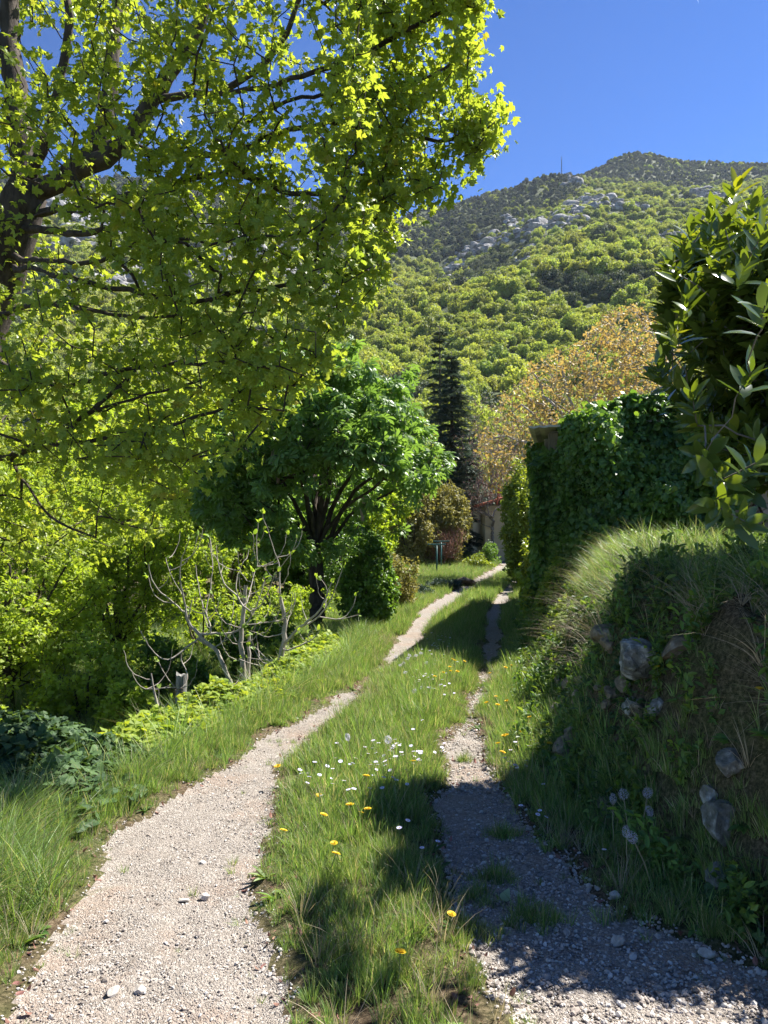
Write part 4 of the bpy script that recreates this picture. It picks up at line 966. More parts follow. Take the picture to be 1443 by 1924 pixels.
c = px(826, 612, 60); cedar(c[0], 60, c[2], 'tall thin dark conifer rising just left of the layered cedar', 1.2, tiers=12, bare=.6, pw=.3)
c = px(880, 800, 50); cedar(c[0] + .3, 52, c[2], 'squat dark cedar between the layered cedar and the bronze tree', 3.0, tiers=24)

# ------------------------------------------------------------------ bronze-leaved walnut
Yw = 29.0; x = px(1092, 0, Yw)[0]; gz = float(Gz(x, Yw))
root = empty('walnut_tree', (x, Yw, gz - .1), 'broad walnut with orange-bronze young leaves behind the ivy-covered shed', 'tree')
T = Tree(); T.limb([(x, Yw, gz - .2), (x + .1, Yw, gz + 1.6), px(1100, 880, Yw)], .24, .18)
for a, b, dy in ((1170, 700, -.5), (1210, 620, .3), (1130, 640, .8), (1050, 680, -.6), (980, 760, .2), (940, 820, -.8), (1000, 700, 1.2), (1240, 700, 0), (1060, 780, -1.5), (1180, 800, -1.4)):
    T.limb([px(1100, 880, Yw), px(1100 + (a - 1100) * .35, 880 + (b - 880) * .45, Yw + dy * .5), px(1100 + (a - 1100) * .7, 880 + (b - 880) * .75, Yw + dy), px(a, b, Yw + dy)], .10, .03, seg=.3, wob=.05)
n = 3600; a = rng.uniform(880, 1300, n); b = rng.uniform(565, 960, n); Yd = Yw + rng.uniform(-3.2, 3.2, n)
wpoly = np.array([(905, 880), (900, 820), (925, 760), (960, 730), (985, 690), (1040, 660), (1090, 640), (1120, 610), (1150, 580), (1195, 570), (1230, 600), (1240, 640), (1290, 650), (1300, 760), (1260, 840), (1100, 900), (1000, 905), (930, 930)], float)
c3 = np.stack([(a - CX) / F * Yd, Yd, EYE + (HOR - b) / F * Yd], 1)
ok = inpoly(a, b, wpoly) & (fbm(c3[:, 0] * .8 + c3[:, 1] * .5, c3[:, 2] * 1.0, 95, 3) > -.12)
ends = np.array(T.grow(c3[ok], seg=.35, wob=.5, up=.25)); D = T.dirs(ends); print('walnut', len(ends))
lv = leaves_at(T.P[ends], D, 6, .13, .15, [leaf_oval(.24), leaf_small()], upb=.5, droop=.1, along=.3, jit=.7)
wood_and_crown(root, T, M['walnut'], M['bark_pale'], lv, tip=.009, p=2.5)
# bare brush at its left foot
c = px(925, 760, 44); gz = float(Gz(c[0], 44))
root = empty('bare_tree', (c[0], 44, gz), 'small leafless brown-twigged tree left of the bronze walnut', 'tree')
T = Tree(); T.limb([(c[0], 44, gz - .2), (c[0], 44, gz + 2)], .12, .09); P = cloud((c[0], 44, gz + 5.6), (2.3, 2, 3.4), 1300, .5, 22, .4); ends = np.array(T.grow(P, seg=.4, wob=.6, up=.8)); D = T.dirs(ends)
lv = leaves_at(T.P[ends], D, 3, .1, .1, [leaf_small()], upb=.5)
wood_and_crown(root, T, M['russet_leaf'], M['bark_grey'], lv, tip=.009, p=2.5)

# ------------------------------------------------------------------ young trees on the lower terrace, left
def young(x, Y, H, r, label, leaf, n=800, per=9, size=.075, low=.12, tr=.06, name='young_tree', group=None, bases=None):
    gz = float(Gz(x, Y)); root = empty(name, (x, Y, gz - .1), label, 'tree', group); T = Tree()
    T.limb([(x, Y, gz - .2), (x + rng.normal() * .05, Y, gz + H * .2), (x + rng.normal() * .15, Y + .05, gz + H * .5)], tr, tr * .6)
    for k in range(5):
        a = k * 1.26 + rng.uniform(0, .5); T.limb([(x, Y, gz + H * .12), (x + math.cos(a) * r * .25, Y + math.sin(a) * r * .25, gz + H * .35), (x + math.cos(a) * r * .6, Y + math.sin(a) * r * .6, gz + H * .62)], tr * .55, .015, seg=.2)
    P = cloud((x, Y, gz + H * .54), (r, r, H * .5), n, .55, 26, .36); P = P[P[:, 2] > gz + H * low * .3]
    ends = np.array(T.grow(P, seg=.2, wob=.5, up=.5)); D = T.dirs(ends)
    D[:, 2] *= .3
    lv = leaves_at(T.P[ends], D, per, .06, size, bases or [leaf_maple2(), leaf_small()], upb=1.1, droop=.12, along=.22, jit=.5)
    wood_and_crown(root, T, leaf, M['bark'], lv, tip=.004, p=2.4); return root
YT = [(-5.6, 11.5, 3.7, 1.35, 'leftmost bright lime-green young tree at the edge of the terrace', 'hazel', 1250),
      (-4.9, 14.2, 3.6, 1.35, 'lime-green young tree with a dark leaning trunk under the maple boughs', 'hazel', 1150),
      (-6.9, 15.5, 4.6, 1.8, 'broad lime-green young tree far left, behind the front row', 'hazel', 1200),
      (-4.2, 20.5, 4.6, 1.7, 'light green young tree standing behind the grey post', 'hazel', 1100),
      (-2.3, 23.0, 4.6, 1.7, 'green young tree seen through the fig branches', 'green_bush', 1000),
      (-6.6, 21.5, 6.0, 2.1, 'taller yellow-green tree behind the left row of young trees', 'hazel', 1100),
      (-4.2, 25.0, 7.5, 2.4, 'tall mid-green tree behind the maple and the young trees', 'green_bush', 1100),
      (-8.8, 24.0, 7.0, 2.4, 'tall pale green tree at the far left behind the terrace', 'hazel', 1000),
      (-1.0, 27.0, 5.2, 2.0, 'green tree just behind the chestnut crown', 'hazel', 900),
      (-5.5, 33.0, 9.0, 3.0, 'large light green tree at the foot of the left hillside', 'hazel', 1000),
      (-10.5, 34.0, 9.5, 3.2, 'large yellow-green tree at the left foot of the hillside', 'hazel', 1000),
      (-.5, 40.0, 8.5, 2.8, 'leafy green tree at the hill foot behind the chestnut', 'hazel', 900)]
for x, Y, H, r, lab, mt, n in YT:
    young(x, Y, H, r, lab, M[mt], n=n, size=.075 if Y < 16 else (.10 if Y < 23 else .17), per=12, tr=.05 + H * .006)
# lopsided low shrubs against the terrace, under the fig
for x, Y, rr, lab, mt in ((-3.1, 9.9, (.6, .5, .5), 'lime-green low shrub just behind the grey post', 'hazel'), (-4.2, 10.8, (.8, .6, .8), 'bright lime shrub filling the gap under the leftmost young trees', 'hazel'), (-2.7, 11.6, (.5, .4, .4), 'leafy green shrub between the grey post and the fig tree', 'green_bush'), (-5.6, 10.2, (.8, .6, .95), 'tall bright lime shrub cut by the left edge of the view', 'hazel'),
    (-3.6, 15.5, (1.3, .9, 1.1), 'broad lime-green thicket bush behind the fig tree', 'hazel'), (-2.2, 16.5, (1.1, .8, .9), 'yellow-green bush in the gap left of the chestnut trunk', 'hazel'), (-6.6, 12.8, (1.0, .8, 1.2), 'dense lime bush between two young trees at the far left', 'hazel'), (-3.6, 12.2, (.7, .6, .6), 'low green shrub under the young trees right of the leaning trunk', 'green_bush'), (-2.0, 12.6, (.8, .6, .75), 'low shrub behind the fig trunks in dappled shade', 'green_bush'), (-1.3, 10.6, (.35, .35, .28), 'small bright bush at the foot of the chestnut trunk', 'creeper'), (-4.9, 9.6, (.7, .5, .55), 'bright shrub at the left frame edge below the lime trees', 'hazel')):
    shrub('low_shrub', lab, 'bush', (x, Y, Gz(x, Y) + rr[2] * .8), rr, M[mt], M['bark'], n=330, per=9, size=.07, bases=[leaf_heart(), leaf_small()], clumps=14, stems=4, spread=.04)
# ------------------------------------------------------------------ garden objects
M['post_green'] = roughmat('green_paint', (.02, .085, .075), (.03, .12, .10), 3, bump=.1, rough=.45, spec=.5)
for (a, yb, yt, Y, lab) in ((820.5, 1086, 1024, 34.0, 'nearer of the two green T-shaped clothes line posts on the lawn'), (829, 1075, 1018, 37.5, 'farther of the two green T-shaped clothes line posts on the lawn')):
    x = (a - CX) / F * Y; gz = float(Gz(x, Y)); zt = EYE + (HOR - yt) / F * Y; gz2 = min(gz, EYE + (HOR - yb) / F * Y)
    e = empty('clothes_post', (x, Y, gz), lab, 'post', 'green clothes line posts')
    mb = MB(); mb.tube([(x, Y, gz - .1), (x, Y, zt)], .038, 10); mb.part('pole', M['post_green'], e, smooth=True)
    mb = MB(); hw = .40
    mb.tube([(x - hw, Y, zt + .025), (x + hw, Y, zt + .025)], .028, 8); 
    for s_ in (-.9, -.45, .45, .9): mb.tube([(x + hw * s_, Y, zt + .03), (x + hw * s_, Y, zt + .09)], .01, 5)
    mb.part('crossbar', M['post_green'], e)
    mb = MB(); mb.tube([(x - .17, Y, zt), (x, Y, zt - .2)], .012, 5); mb.tube([(x + .17, Y, zt), (x, Y, zt - .2)], .012, 5); mb.part('brace', M['post_green'], e)
# old grey post with a split top
Yp = 8.7; p = px(338, 1266, Yp); gz = float(Gz(p[0], Yp))
e = empty('wooden_post', (p[0], Yp, gz), 'short weathered grey wooden post among the creeper leaves', 'post')
th = np.arange(14) * 2 * math.pi / 14; V = []; zs = np.linspace(gz - .1, p[2], 12); Q = []
for k, z in enumerate(zs):
    rr = .062 * (1 + .05 * np.sin(th * 3 + 1) + .04 * rng.normal(size=14)); 
    if k == 6: rr = rr * .93
    V += [(p[0] + r_ * math.cos(t) + .015 * (z - gz), Yp + r_ * math.sin(t), z + (.012 * rng.normal() if k == 11 else 0)) for r_, t in zip(rr, th)]
for k in range(11):
    for j in range(14): Q.append((k * 14 + j, k * 14 + (j + 1) % 14, k * 14 + 14 + (j + 1) % 14, k * 14 + 14 + j))
V.append((p[0] + .01, Yp, zs[-1] - .008)); T3 = [(len(V) - 1, 154 + j, 154 + (j + 1) % 14) for j in range(14)]
part('shaft', np.array(V), [np.array(Q), np.array(T3)], M['grey_wood'], e)
mb = MB()
for z in (p[2] - .16, p[2] - .19): mb.tube([(p[0] + .069 * math.cos(t), Yp + .069 * math.sin(t), z + .004 * math.sin(5 * t)) for t in np.linspace(0, 6.28, 20)], .003, 4)
M['wire'] = roughmat('rusty_wire', (.10, .06, .04), (.2, .14, .1), 20, bump=0, rough=.6)
mb.part('wire', M['wire'], e)

# stone step beside the path
def stone(name, label, cat, c, s, mat, seed, rz=0, sink=.3, group=None, rough=.5, sub=4):
    V, T = rock_shape(seed, sub, rough, 1.0, .38)
    nrm_ = V / np.linalg.norm(V, axis=1)[:, None]; V = V + nrm_ * (.09 * fbm(V[:, 0] * 5 + V[:, 2] * 3.1, V[:, 1] * 5 - V[:, 2] * 2.3, seed + 7, 4))[:, None]; a = rz; Rm = np.array([[math.cos(a), math.sin(a), 0], [-math.sin(a), math.cos(a), 0], [0, 0, 1]])
    V = (V * np.array(s) / 2) @ Rm
    o = obj(name, mesh(name, V, T, mat, smooth=False), None, c); tag(o, label, cat, group)
    return o
h = ground_hit(872, 1100); stone('stone_step', 'flat reddish stone slab at the left edge of the path bend', 'stone', h + (0, 0, .12), (.95, .8, .42), M['stone'], 31)
# what is left of a dry-stone wall in the face of the bank
mb = MB(); hh_ = ground_hit(1120, 1330)
ws = empty('dry_stone_wall', hh_, 'tumbledown dry-stone wall of ochre and grey stones showing through the bank below the boulder', 'wall')
for k in range(64):
    yy = rng.uniform(4.1, 6.9); ff = float(ip(yy, FY, FX)); row = rng.integers(0, 5); xx = ff + .08 + .12 * row + rng.normal() * .02
    if fbm(yy * 1.3, row * .5, 611, 2) < -.12: continue
    V, T3 = rock_shape(700 + k % 9, 3, .5, 1.0, .38); nrm_ = V / np.linalg.norm(V, axis=1)[:, None]; V = V + nrm_ * (.07 * fbm(V[:, 0] * 5 + k, V[:, 1] * 5 + V[:, 2] * 4, 3, 3))[:, None]
    a = rng.uniform(-.4, .4); sz_ = rng.uniform(.09, .19); V = V * np.array([sz_ * .6, sz_ * rng.uniform(.6, 1.0), sz_ * .5]); V = V @ np.array([[math.cos(a), math.sin(a), 0], [-math.sin(a), math.cos(a), 0], [0, 0, 1]])
    mb.add(V + np.array([xx, yy, float(Gz(xx, yy)) + .02]), None, T3)
mb.part('stones', M['stone'], ws)
h = ground_hit(1193, 1262, .12); h2 = px(1193, 1250, h[1] - .06)
stone('boulder', 'big pale grey limestone boulder jutting from the bank', 'boulder', h2, (.34, .34, .30), M['boulder'], 5, rz=.5, sub=5)
BK = [(1072, 1288, .10, 41), (1050, 1352, .10, 42), (1068, 1340, .09, 43), (1150, 1305, .13, 44), (1140, 1325, .10, 45), (1172, 1290, .11, 46), (1125, 1290, .09, 47), (1185, 1330, .12, 48), (1035, 1370, .08, 49), (1350, 1560, .22, 51), (1335, 1500, .12, 52), (1352, 1650, .12, 53), (1380, 1440, .17, 54), (1088, 1270, .08, 55), (1232, 1330, .11, 56)]
BL = ['rounded buff stone in the sunlit end of the bank', 'upper of two small pale stones low in the bank by the flowers', 'small pale stone touching the one beside the flowers', 'broken ochre stone just below left of the boulder', 'second broken ochre stone lower below the boulder', 'brown stone wedged against the left side of the boulder', 'small brown stone halfway between boulder and buff stone', 'grey stone in shade directly under the boulder', 'smallest stone at the foot of the sunlit bank end', 'large shaded grey stone behind the dandelion clocks', 'shaded stone above the large grey one by the dandelion clocks', 'narrow upright shaded stone near the bank foot on the right', 'ochre shaded stone high on the bank at the right', 'little stone beside the rounded buff one', 'shaded stone right of and below the boulder']
for (a, b, s_, sd), lab in zip(BK, BL):
    h = ground_hit(a, b, .03); stone('bank_stone', lab, 'stone', h + (0, 0, .03), (s_ * 1.15, s_, s_), M['stone'] if sd < 50 and sd != 48 else M['boulder'], sd, rz=rng.uniform(0, 3), group='stones showing in the bank', sub=3)
ST = [(712, 1695, .05, 'white pebble lying loose in the middle of the left rut'), (345, 1697, .045, 'pale stone on the left half of the left rut'), (1165, 1778, .07, 'buff stone at the shaded edge of the right rut'), (1328, 1800, .06, 'pale stone near the right end of the sunlit gravel'), (1155, 1690, .06, 'grey stone on the shaded right rut'), (215, 1868, .06, 'flat pale stone at the bottom of the left rut'), (262, 1866, .05, 'small bright stone beside the flat pale one at the bottom of the left rut')]
for a, b, s_, lab in ST:
    if a == 712: a, b = 383, 1690
    h = ground_hit(a, b); stone('loose_stone', lab, 'stone', h + (0, 0, s_ * .2), (s_ * 1.2, s_, s_ * .7), M['stone_pale'], int(a), rz=rng.uniform(0, 3), group='loose stones on the gravel', sub=2)

# pale yellow-green butterfly resting on the shaded gravel
M['wing'] = leafmat('butterfly_wing', (.42, .52, .22), (.48, .58, .26), .35, (1, 1, 1), rough=.7, spec=.1)
M['insect'] = roughmat('insect_body', (.05, .05, .04), (.12, .11, .08), 30, bump=0)
h = ground_hit(952, 1700); e = empty('butterfly', h, 'pale yellow-green butterfly with closed wings on the shaded gravel', 'butterfly')
h = h + (0, 0, .012)
for s_ in (-1, 1):
    off = np.array([0, .002 * s_, 0])
    out = np.array([(0, 0, 0), (-.018, s_ * .001, .006), (-.031, s_ * .002, .022), (-.026, s_ * .003, .034), (-.006, s_ * .004, .047), (.012, s_ * .004, .058), (.014, s_ * .003, .040), (.014, s_ * .002, .02), (.010, s_ * .001, .006)])
    V = np.vstack([[(-.003, s_ * .003, .026)], out]) + h + off; n_ = len(out); T3 = [(0, 1 + k, 1 + (k + 1) % n_) for k in range(n_)]
    part('wing', V, [np.array(T3)], M['wing'], e, rnd=np.full(len(V), .5))
mb = MB(); mb.tube([h + (.014, 0, .004), h + (.002, 0, .001), h + (-.012, 0, -.002)], [.0015, .0024, .001], 6)
for s_ in (-1, 1):
    mb.tube([h + (.014, 0, .004), h + (.024, s_ * .004, .010)], .0005, 3)
    for q in (.006, .0, -.004): mb.tube([h + (q, 0, .001), h + (q + .002, s_ * .006, -.006), h + (q + .003, s_ * .008, -.012)], .0005, 3)
mb.part('body', M['insect'], e)

# ------------------------------------------------------------------ flowers, each its own plant
M['stalk'] = leafmat('flower_stalk', (.12, .2, .03), (.25, .28, .08), .2, (1, 1, 1))
M['stalk_dry'] = leafmat('pale_stalk', (.30, .26, .10), (.42, .36, .16), .2, (1, 1, 1))
M['yellow'] = leafmat('yellow_petal', (.72, .50, .01), (.80, .60, .015), .3, (1, 1, 1), rough=.6)
M['white'] = leafmat('white_petal', (.74, .70, .72), (.82, .80, .80), .3, (1, 1, 1), rough=.6)
M['clock'] = leafmat('seed_down', (.58, .55, .48), (.70, .67, .60), .5, (1, 1, 1), rough=.9)
def petals(nr, L1, wd, rise, layers=1):
    V, T = [], []; n_ = 0
    for l in range(layers):
        for k in range(nr):
            a = k * 6.283 / nr + l * .2; Lk = L1 * (1 - .25 * l); r2 = rise + .35 * l
            c, s_ = math.cos(a), math.sin(a); x_ = np.array([c, s_, 0]); y_ = np.array([-s_, c, 0])
            b = x_ * L1 * .12; m_ = x_ * Lk * .6 + (0, 0, Lk * .6 * r2); t = x_ * Lk + (0, 0, Lk * r2)
            V += [b, m_ - y_ * wd, m_ + y_ * wd, t - y_ * wd * .6, t + y_ * wd * .6]; T += [(n_, n_ + 1, n_ + 2), (n_ + 1, n_ + 3, n_ + 4), (n_ + 1, n_ + 4, n_ + 2)]; n_ += 5
    return np.array(V), np.array(T)
def flower_proto(kind):
    e = bpy.data.objects.new({'y': 'dandelion', 'd': 'daisy', 'c': 'dandelion_clock'}[kind], None)
    H = {'y': .16, 'd': .12, 'c': .24}[kind]; mb = MB()
    mb.tube([(0, 0, -.02), (.008, .004, H * .5), (.0, 0, H)], {'y': .0022, 'd': .0013, 'c': .003}[kind], 5)
    o1 = bpy.data.objects.new('stalk', mb.mesh('stalk', M['stalk_dry'] if kind == 'c' else M['stalk'])); parts = [o1]
    if kind == 'y':
        V, T = petals(16, .021, .0035, .28, 3); parts.append(bpy.data.objects.new('flower_head', mesh('flower_head', V + (0, 0, H), T, M['yellow'], rnd=np.full(len(V), .5))))
    elif kind == 'd':
        V, T = petals(13, .0135, .0026, .1, 1); parts.append(bpy.data.objects.new('petals', mesh('petals', V + (0, 0, H), T, M['white'], rnd=np.full(len(V), .5))))
        V, T = rock_shape(3, 1, 0); parts.append(bpy.data.objects.new('flower_centre', mesh('flower_centre', V * (.0042, .0042, .003) + (0, 0, H + .001), T, M['yellow'], rnd=np.full(len(V), .5))))
    else:
        n_ = 300; d = rdir(n_); lv = stamp([(np.array([(0, 0, 0), (.0008, 1, 0), (-.0008, 1, 0), (.08, 1.02, 0), (-.08, 1.0, 0), (0, 1.0, .08), (0, 1.02, -.08)]), [np.array([(0, 1, 2), (3, 5, 4), (3, 4, 6)])])], np.zeros((n_, 3)), d, rdir(n_), .025 * rng.uniform(.85, 1.08, n_))
        parts.append(bpy.data.objects.new('seed_head', mesh('seed_head', lv[0] + (0, 0, H), lv[1], M['clock'], rnd=lv[2])))
    return e, parts, H
FL = {k: flower_proto(k) for k in 'ydc'}
first = {k: True for k in 'ydc'}
def plant(kind, loc, label, group, s=1.0, zs=1.0):
    e, ps, H = FL[kind]; r = e.copy(); C.objects.link(r); r.location = loc; r.scale = (s, s, s * zs); r.rotation_euler = (rng.normal() * .22, rng.normal() * .22, rng.uniform(0, 6.28))
    r['label'] = label; r['group'] = group; r['category'] = 'flower'
    for p_ in ps: q = p_.copy(); C.objects.link(q); q.parent = r
def place_flowers(kind, pts, label, group, zmul=1.0):
    H = FL[kind][2]
    for a, b in pts:
        hh = H * rng.uniform(.85, 1.25) * zmul; g = ground_hit(a, b, hh); k = hh / H
        plant(kind, g, label, group, s=rng.uniform(.85, 1.15), zs=k)
place_flowers('y', [(838, 1238), (850, 1244), (862, 1240), (868, 1241), (846, 1252), (833, 1256), (848, 1262), (855, 1262), (814, 1266), (928, 1260), (946, 1255), (962, 1247)], 'yellow dandelion at the far end of the grass strip near the big shadow edge', 'yellow flowers at the far end of the strip')
place_flowers('y', [(935, 1307), (932, 1322), (955, 1325), (966, 1313), (958, 1366), (956, 1376), (962, 1372), (945, 1400), (934, 1417), (930, 1330), (1028, 1400), (1010, 1345)], 'yellow dandelion in the sunlit clump on the right edge of the right rut', 'yellow flowers right of the path')
place_flowers('y', [(1143, 1278), (1226, 1235), (1245, 1258)], 'yellow flower growing around the big boulder in the bank', 'yellow flowers by the boulder')
place_flowers('y', [(1428, 1305)], 'single yellow dandelion high on the shaded bank at the right edge', 'yellow flower at the right')
place_flowers('y', [(683, 1465), (598, 1487), (660, 1518), (671, 1523), (694, 1523), (595, 1531), (627, 1579), (618, 1609), (523, 1562), (740, 1795), (838, 1708), (530, 1441), (777, 1436)], 'small yellow flower scattered among the daisies and grass of the middle strip', 'small yellow flowers of the middle strip', .7)
dz = [(567, 1442), (580, 1449), (570, 1453), (594, 1451), (606, 1452), (574, 1465), (552, 1448), (626, 1446), (649, 1433), (656, 1433), (587, 1438), (600, 1434), (640, 1467), (615, 1478), (613, 1493), (657, 1487), (666, 1484), (712, 1442), (721, 1463), (711, 1459), (740, 1467), (758, 1451), (762, 1461), (785, 1461), (726, 1481), (705, 1434), (730, 1407), (745, 1404), (750, 1403), (768, 1400), (769, 1417), (753, 1415), (765, 1425), (780, 1407), (805, 1400), (720, 1408), (818, 1410), (800, 1417), (748, 1424), (735, 1410), (690, 1476), (700, 1450), (565, 1471), (640, 1425), (712, 1400), (757, 1538), (755, 1555), (818, 1577), (795, 1583), (820, 1415)]
for _ in range(34): dz.append((rng.normal(740, 45), rng.normal(1412, 20)))
place_flowers('d', [q for q in dz if True], 'small white daisy in the grass strip between the ruts', 'daisies in the middle strip')
place_flowers('d', [(968, 1395), (960, 1409), (973, 1411), (992, 1407), (962, 1430), (970, 1428), (978, 1432), (955, 1432), (965, 1437), (985, 1436), (948, 1441), (975, 1440)], 'white daisy below the yellow dandelions on the right edge of the right rut', 'daisies right of the path')
place_flowers('d', [(1025, 1467), (1020, 1515), (1010, 1527), (1138, 1590), (1005, 1527), (982, 1513)], 'white daisy in the shade at the foot of the right bank', 'daisies in the shade')
far_d = []
for _ in range(70):
    b = rng.uniform(1185, 1300); t = (b - 1185) / 115; far_d.append((rng.uniform(795 - 30 * t, 850 + 10 * t), b))
place_flowers('d', far_d, 'white daisy further up the sunlit grass strip beyond the near flowers', 'daisies further up the strip')
for a, b, lab in ((1187, 1497, 'dandelion clock, left one of the pair highest in the shaded bank'), (1208, 1490, 'dandelion clock, right one of the pair highest in the shaded bank'), (1226, 1563, 'dandelion clock with the largest round head, below the pair on the bank'), (1250, 1530, 'small shaded dandelion clock right of the largest one'), (1176, 1560, 'small dim dandelion clock left of the largest one'), (1155, 1505, 'faint dandelion clock left of the highest pair on the bank'), (766, 1382, 'dandelion clock standing above the daisies of the middle strip'), (670, 1378, 'faint dandelion clock left of the bright one above the daisies')):
    hh = .26; g = ground_hit(a, b, hh); plant('c', g, lab, 'dandelion clocks', 1.0 if 'small' not in lab and 'faint' not in lab else .7, hh / .24 / (1.0 if 'small' not in lab and 'faint' not in lab else .7))
place_flowers('c', [(758, 1243), (806, 1244), (771, 1238), (783, 1233), (762, 1262), (786, 1292), (805, 1290), (752, 1247), (745, 1233), (787, 1158 + 70), (760, 1231)], 'small dandelion clock in the sunny strip before the big shadow', 'dandelion clocks at the far end of the strip', .5)

# dry stalks along the bank top
def stalk_cluster(xp, yb, ht, lab, name='dry_stalk', fork=True):
    g = ground_hit(xp, yb); mb = MB(); H = ht
    P = [g + (0, 0, -.05), g + (rng.normal() * .03, 0, H * .5), g + (rng.normal() * .06, rng.normal() * .03, H)]; mb.tube(resample(P, .06), .0035, 4)
    top = np.array(P[-1])
    if fork:
        for k in range(rng.integers(3, 7)):
            f = rng.uniform(.45, .95); s_ = g * (1 - f) + top * f; d = np.array([rng.choice([-1, 1]) * rng.uniform(.03, .09), rng.normal() * .03, rng.uniform(.03, .12)]); mb.tube([s_, s_ + d * .6, s_ + d * (1, 1, 1.3)], .002, 3)
            for j in range(3): q = s_ + d * (1, 1, 1.3) + rng.normal(size=3) * .008; mb.tube([q, q + (rng.normal() * .01, 0, .018)], .004, 3)
    return mb
e = empty('dry_stalks', ground_hit(1240, 1000), 'row of pale dead flower stalks standing along the top of the bank before the ivy', 'stalks')
V_ = MB()
for k in range(46):
    a = rng.uniform(1175, 1400); mb = stalk_cluster(a, 1010, rng.uniform(.22, .62) * (1.0 if rng.random() < .35 else .6), ''); V, Fs, r = mb.get()
    V_.add(V, *Fs[:2]) if len(Fs) > 1 else V_.add(V, Fs[0])
V_.part('stalk_mass', M['stalk_dry'], e)['kind'] = 'stuff'
# pale forked dead twig
g = ground_hit(1065, 1022); Yq = g[1]
e = empty('dead_twig', g, 'thin forked dead twig rising from the bank in front of the ivy corner', 'twig')
mb = MB(); q0 = g + (0, 0, -.05); f1 = px(1054, 1010, Yq); f2 = px(1048, 975, Yq)
mb.tube(resample([px(1068, 1048, Yq), px(1062, 1030, Yq), px(1054, 1010, Yq), px(1050, 985, Yq)], .03), .006, 5); mb.tube(resample([px(1050, 985, Yq), px(1052, 968, Yq)], .03), .004, 5)
mb.tube(resample([px(1050, 986, Yq), px(1040, 978, Yq), px(1030, 967, Yq)], .03), .004, 5); mb.tube(resample([px(1056, 1012, Yq), px(1042, 1000, Yq), px(1029, 990, Yq)], .03), .004, 5)
mb.part('branch', M['bark_pale'], e)

# ------------------------------------------------------------------ creepers and ground cover
def leafmass(name, pts, size, mat, bases, upj=.5, kind='stuff', label=None, cat=None, droop=-.15):
    n_ = len(pts); d = rng.normal(size=(n_, 3)); d[:, 2] = d[:, 2] * .4 + droop
    lv = stamp(bases, pts, d, np.array([0, 0, 1.0]) + rng.normal(size=(n_, 3)) * upj, size * rng.uniform(.6, 1.3, n_))
    o = obj(name, mesh(name, lv[0], lv[1], mat, rnd=lv[2])); return tag(o, label, cat, None, kind)
n = 30000; Y = rng.uniform(3.4, 11.5, n) ; e_ = ip(Y, EY, EX); t = rng.normal(size=n) * .27 + .05; X = e_ + t
hgt = (.17 + .18 * fbm(X * 2.2, Y * 2.2, 301, 3)) * np.exp(-((t - .02) / .38) ** 2) * rng.random(n) ** .6
ok = (fbm(X * 1.3, Y * 1.3, 305, 2) > -.34) & (t < .42 + .1 * rng.normal(size=n)) & (rng.random(n) < np.clip((Y - 2.6) / 4.0, .25, 1))
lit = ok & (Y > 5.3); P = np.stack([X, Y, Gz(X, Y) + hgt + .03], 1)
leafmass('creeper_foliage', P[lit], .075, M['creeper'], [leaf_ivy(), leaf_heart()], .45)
leafmass('shaded_creeper_foliage', P[ok & ~lit], .085, M['dark_creeper'], [leaf_ivy(), leaf_heart()], .45)  # same creeper nearer by, its shade painted as a darker leaf
# dark trailing leaves over the face of the bank
n = 34000; yb_ = rng.uniform(2.4, 11, n); xb_ = ip(yb_, FY, FX) + rng.uniform(.0, 1.5, n); ok = fbm(xb_ * 1.7, yb_ * 1.7, 641, 3) > -.06
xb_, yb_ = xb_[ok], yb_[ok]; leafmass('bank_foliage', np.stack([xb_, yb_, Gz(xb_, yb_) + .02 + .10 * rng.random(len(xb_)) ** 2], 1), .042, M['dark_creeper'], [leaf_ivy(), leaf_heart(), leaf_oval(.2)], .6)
# dark ivy heap at the left edge, its shade put into the leaf colour
n = 6500; th_ = rdir(n); r_ = rng.random(n) ** .3; P = np.array([-2.75, 5.4, -.15]) + th_ * r_[:, None] * (.75, .9, .5); P = P[P[:, 2] > Gz(P[:, 0], P[:, 1])]
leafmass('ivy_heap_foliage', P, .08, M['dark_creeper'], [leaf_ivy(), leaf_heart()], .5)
# bright vine hanging over the end of the bank
n = 5200; a = rng.uniform(985, 1115, n); base_y = 1045 + (1115 - a) * .12
Y = rng.uniform(8.2, 12.0, n); X = ip(Y, FY, FX) + rng.normal(.42, .16, n) - .05; z = Gz(X, Y) + .05 + .22 * rng.random(n) * np.exp(-((X - ip(Y, FY, FX) - .45) / .3) ** 2)
leafmass('vine_foliage', np.stack([X, Y, z], 1), .06, M['creeper'], [leaf_ivy(), leaf_heart()], .5)
# trailing shoots of the vine
h = px(955, 1062, 11.5); e = empty('vine_shoot', (h[0] + .2, 11.5, Gz(h[0] + .2, 11.5)), 'bright green upright vine shoot beside the far path, at the tip of the bank', 'vine')
T = Tree(); P0 = np.array([h[0] + .3, 11.5, Gz(h[0] + .3, 11.5)]); T.node(P0 - (0, 0, .05), -1, .006); en = [T.limb([P0, px(975, 1075, 11.5), px(960, 1050, 11.5), px(955, 1040, 11.5)], .006, .003), T.limb([P0, px(990, 1085, 11.4), px(970, 1075, 11.3)], .006, .003)]
k = np.arange(1, T.n); D = T.dirs(k); lv = leaves_at(T.P[k], D, 9, .03, .085, [leaf_heart(), leaf_ivy()]); wood_and_crown(e, T, M['creeper'], M['stalk'], lv, trunk_name='stem', crown='leaves')

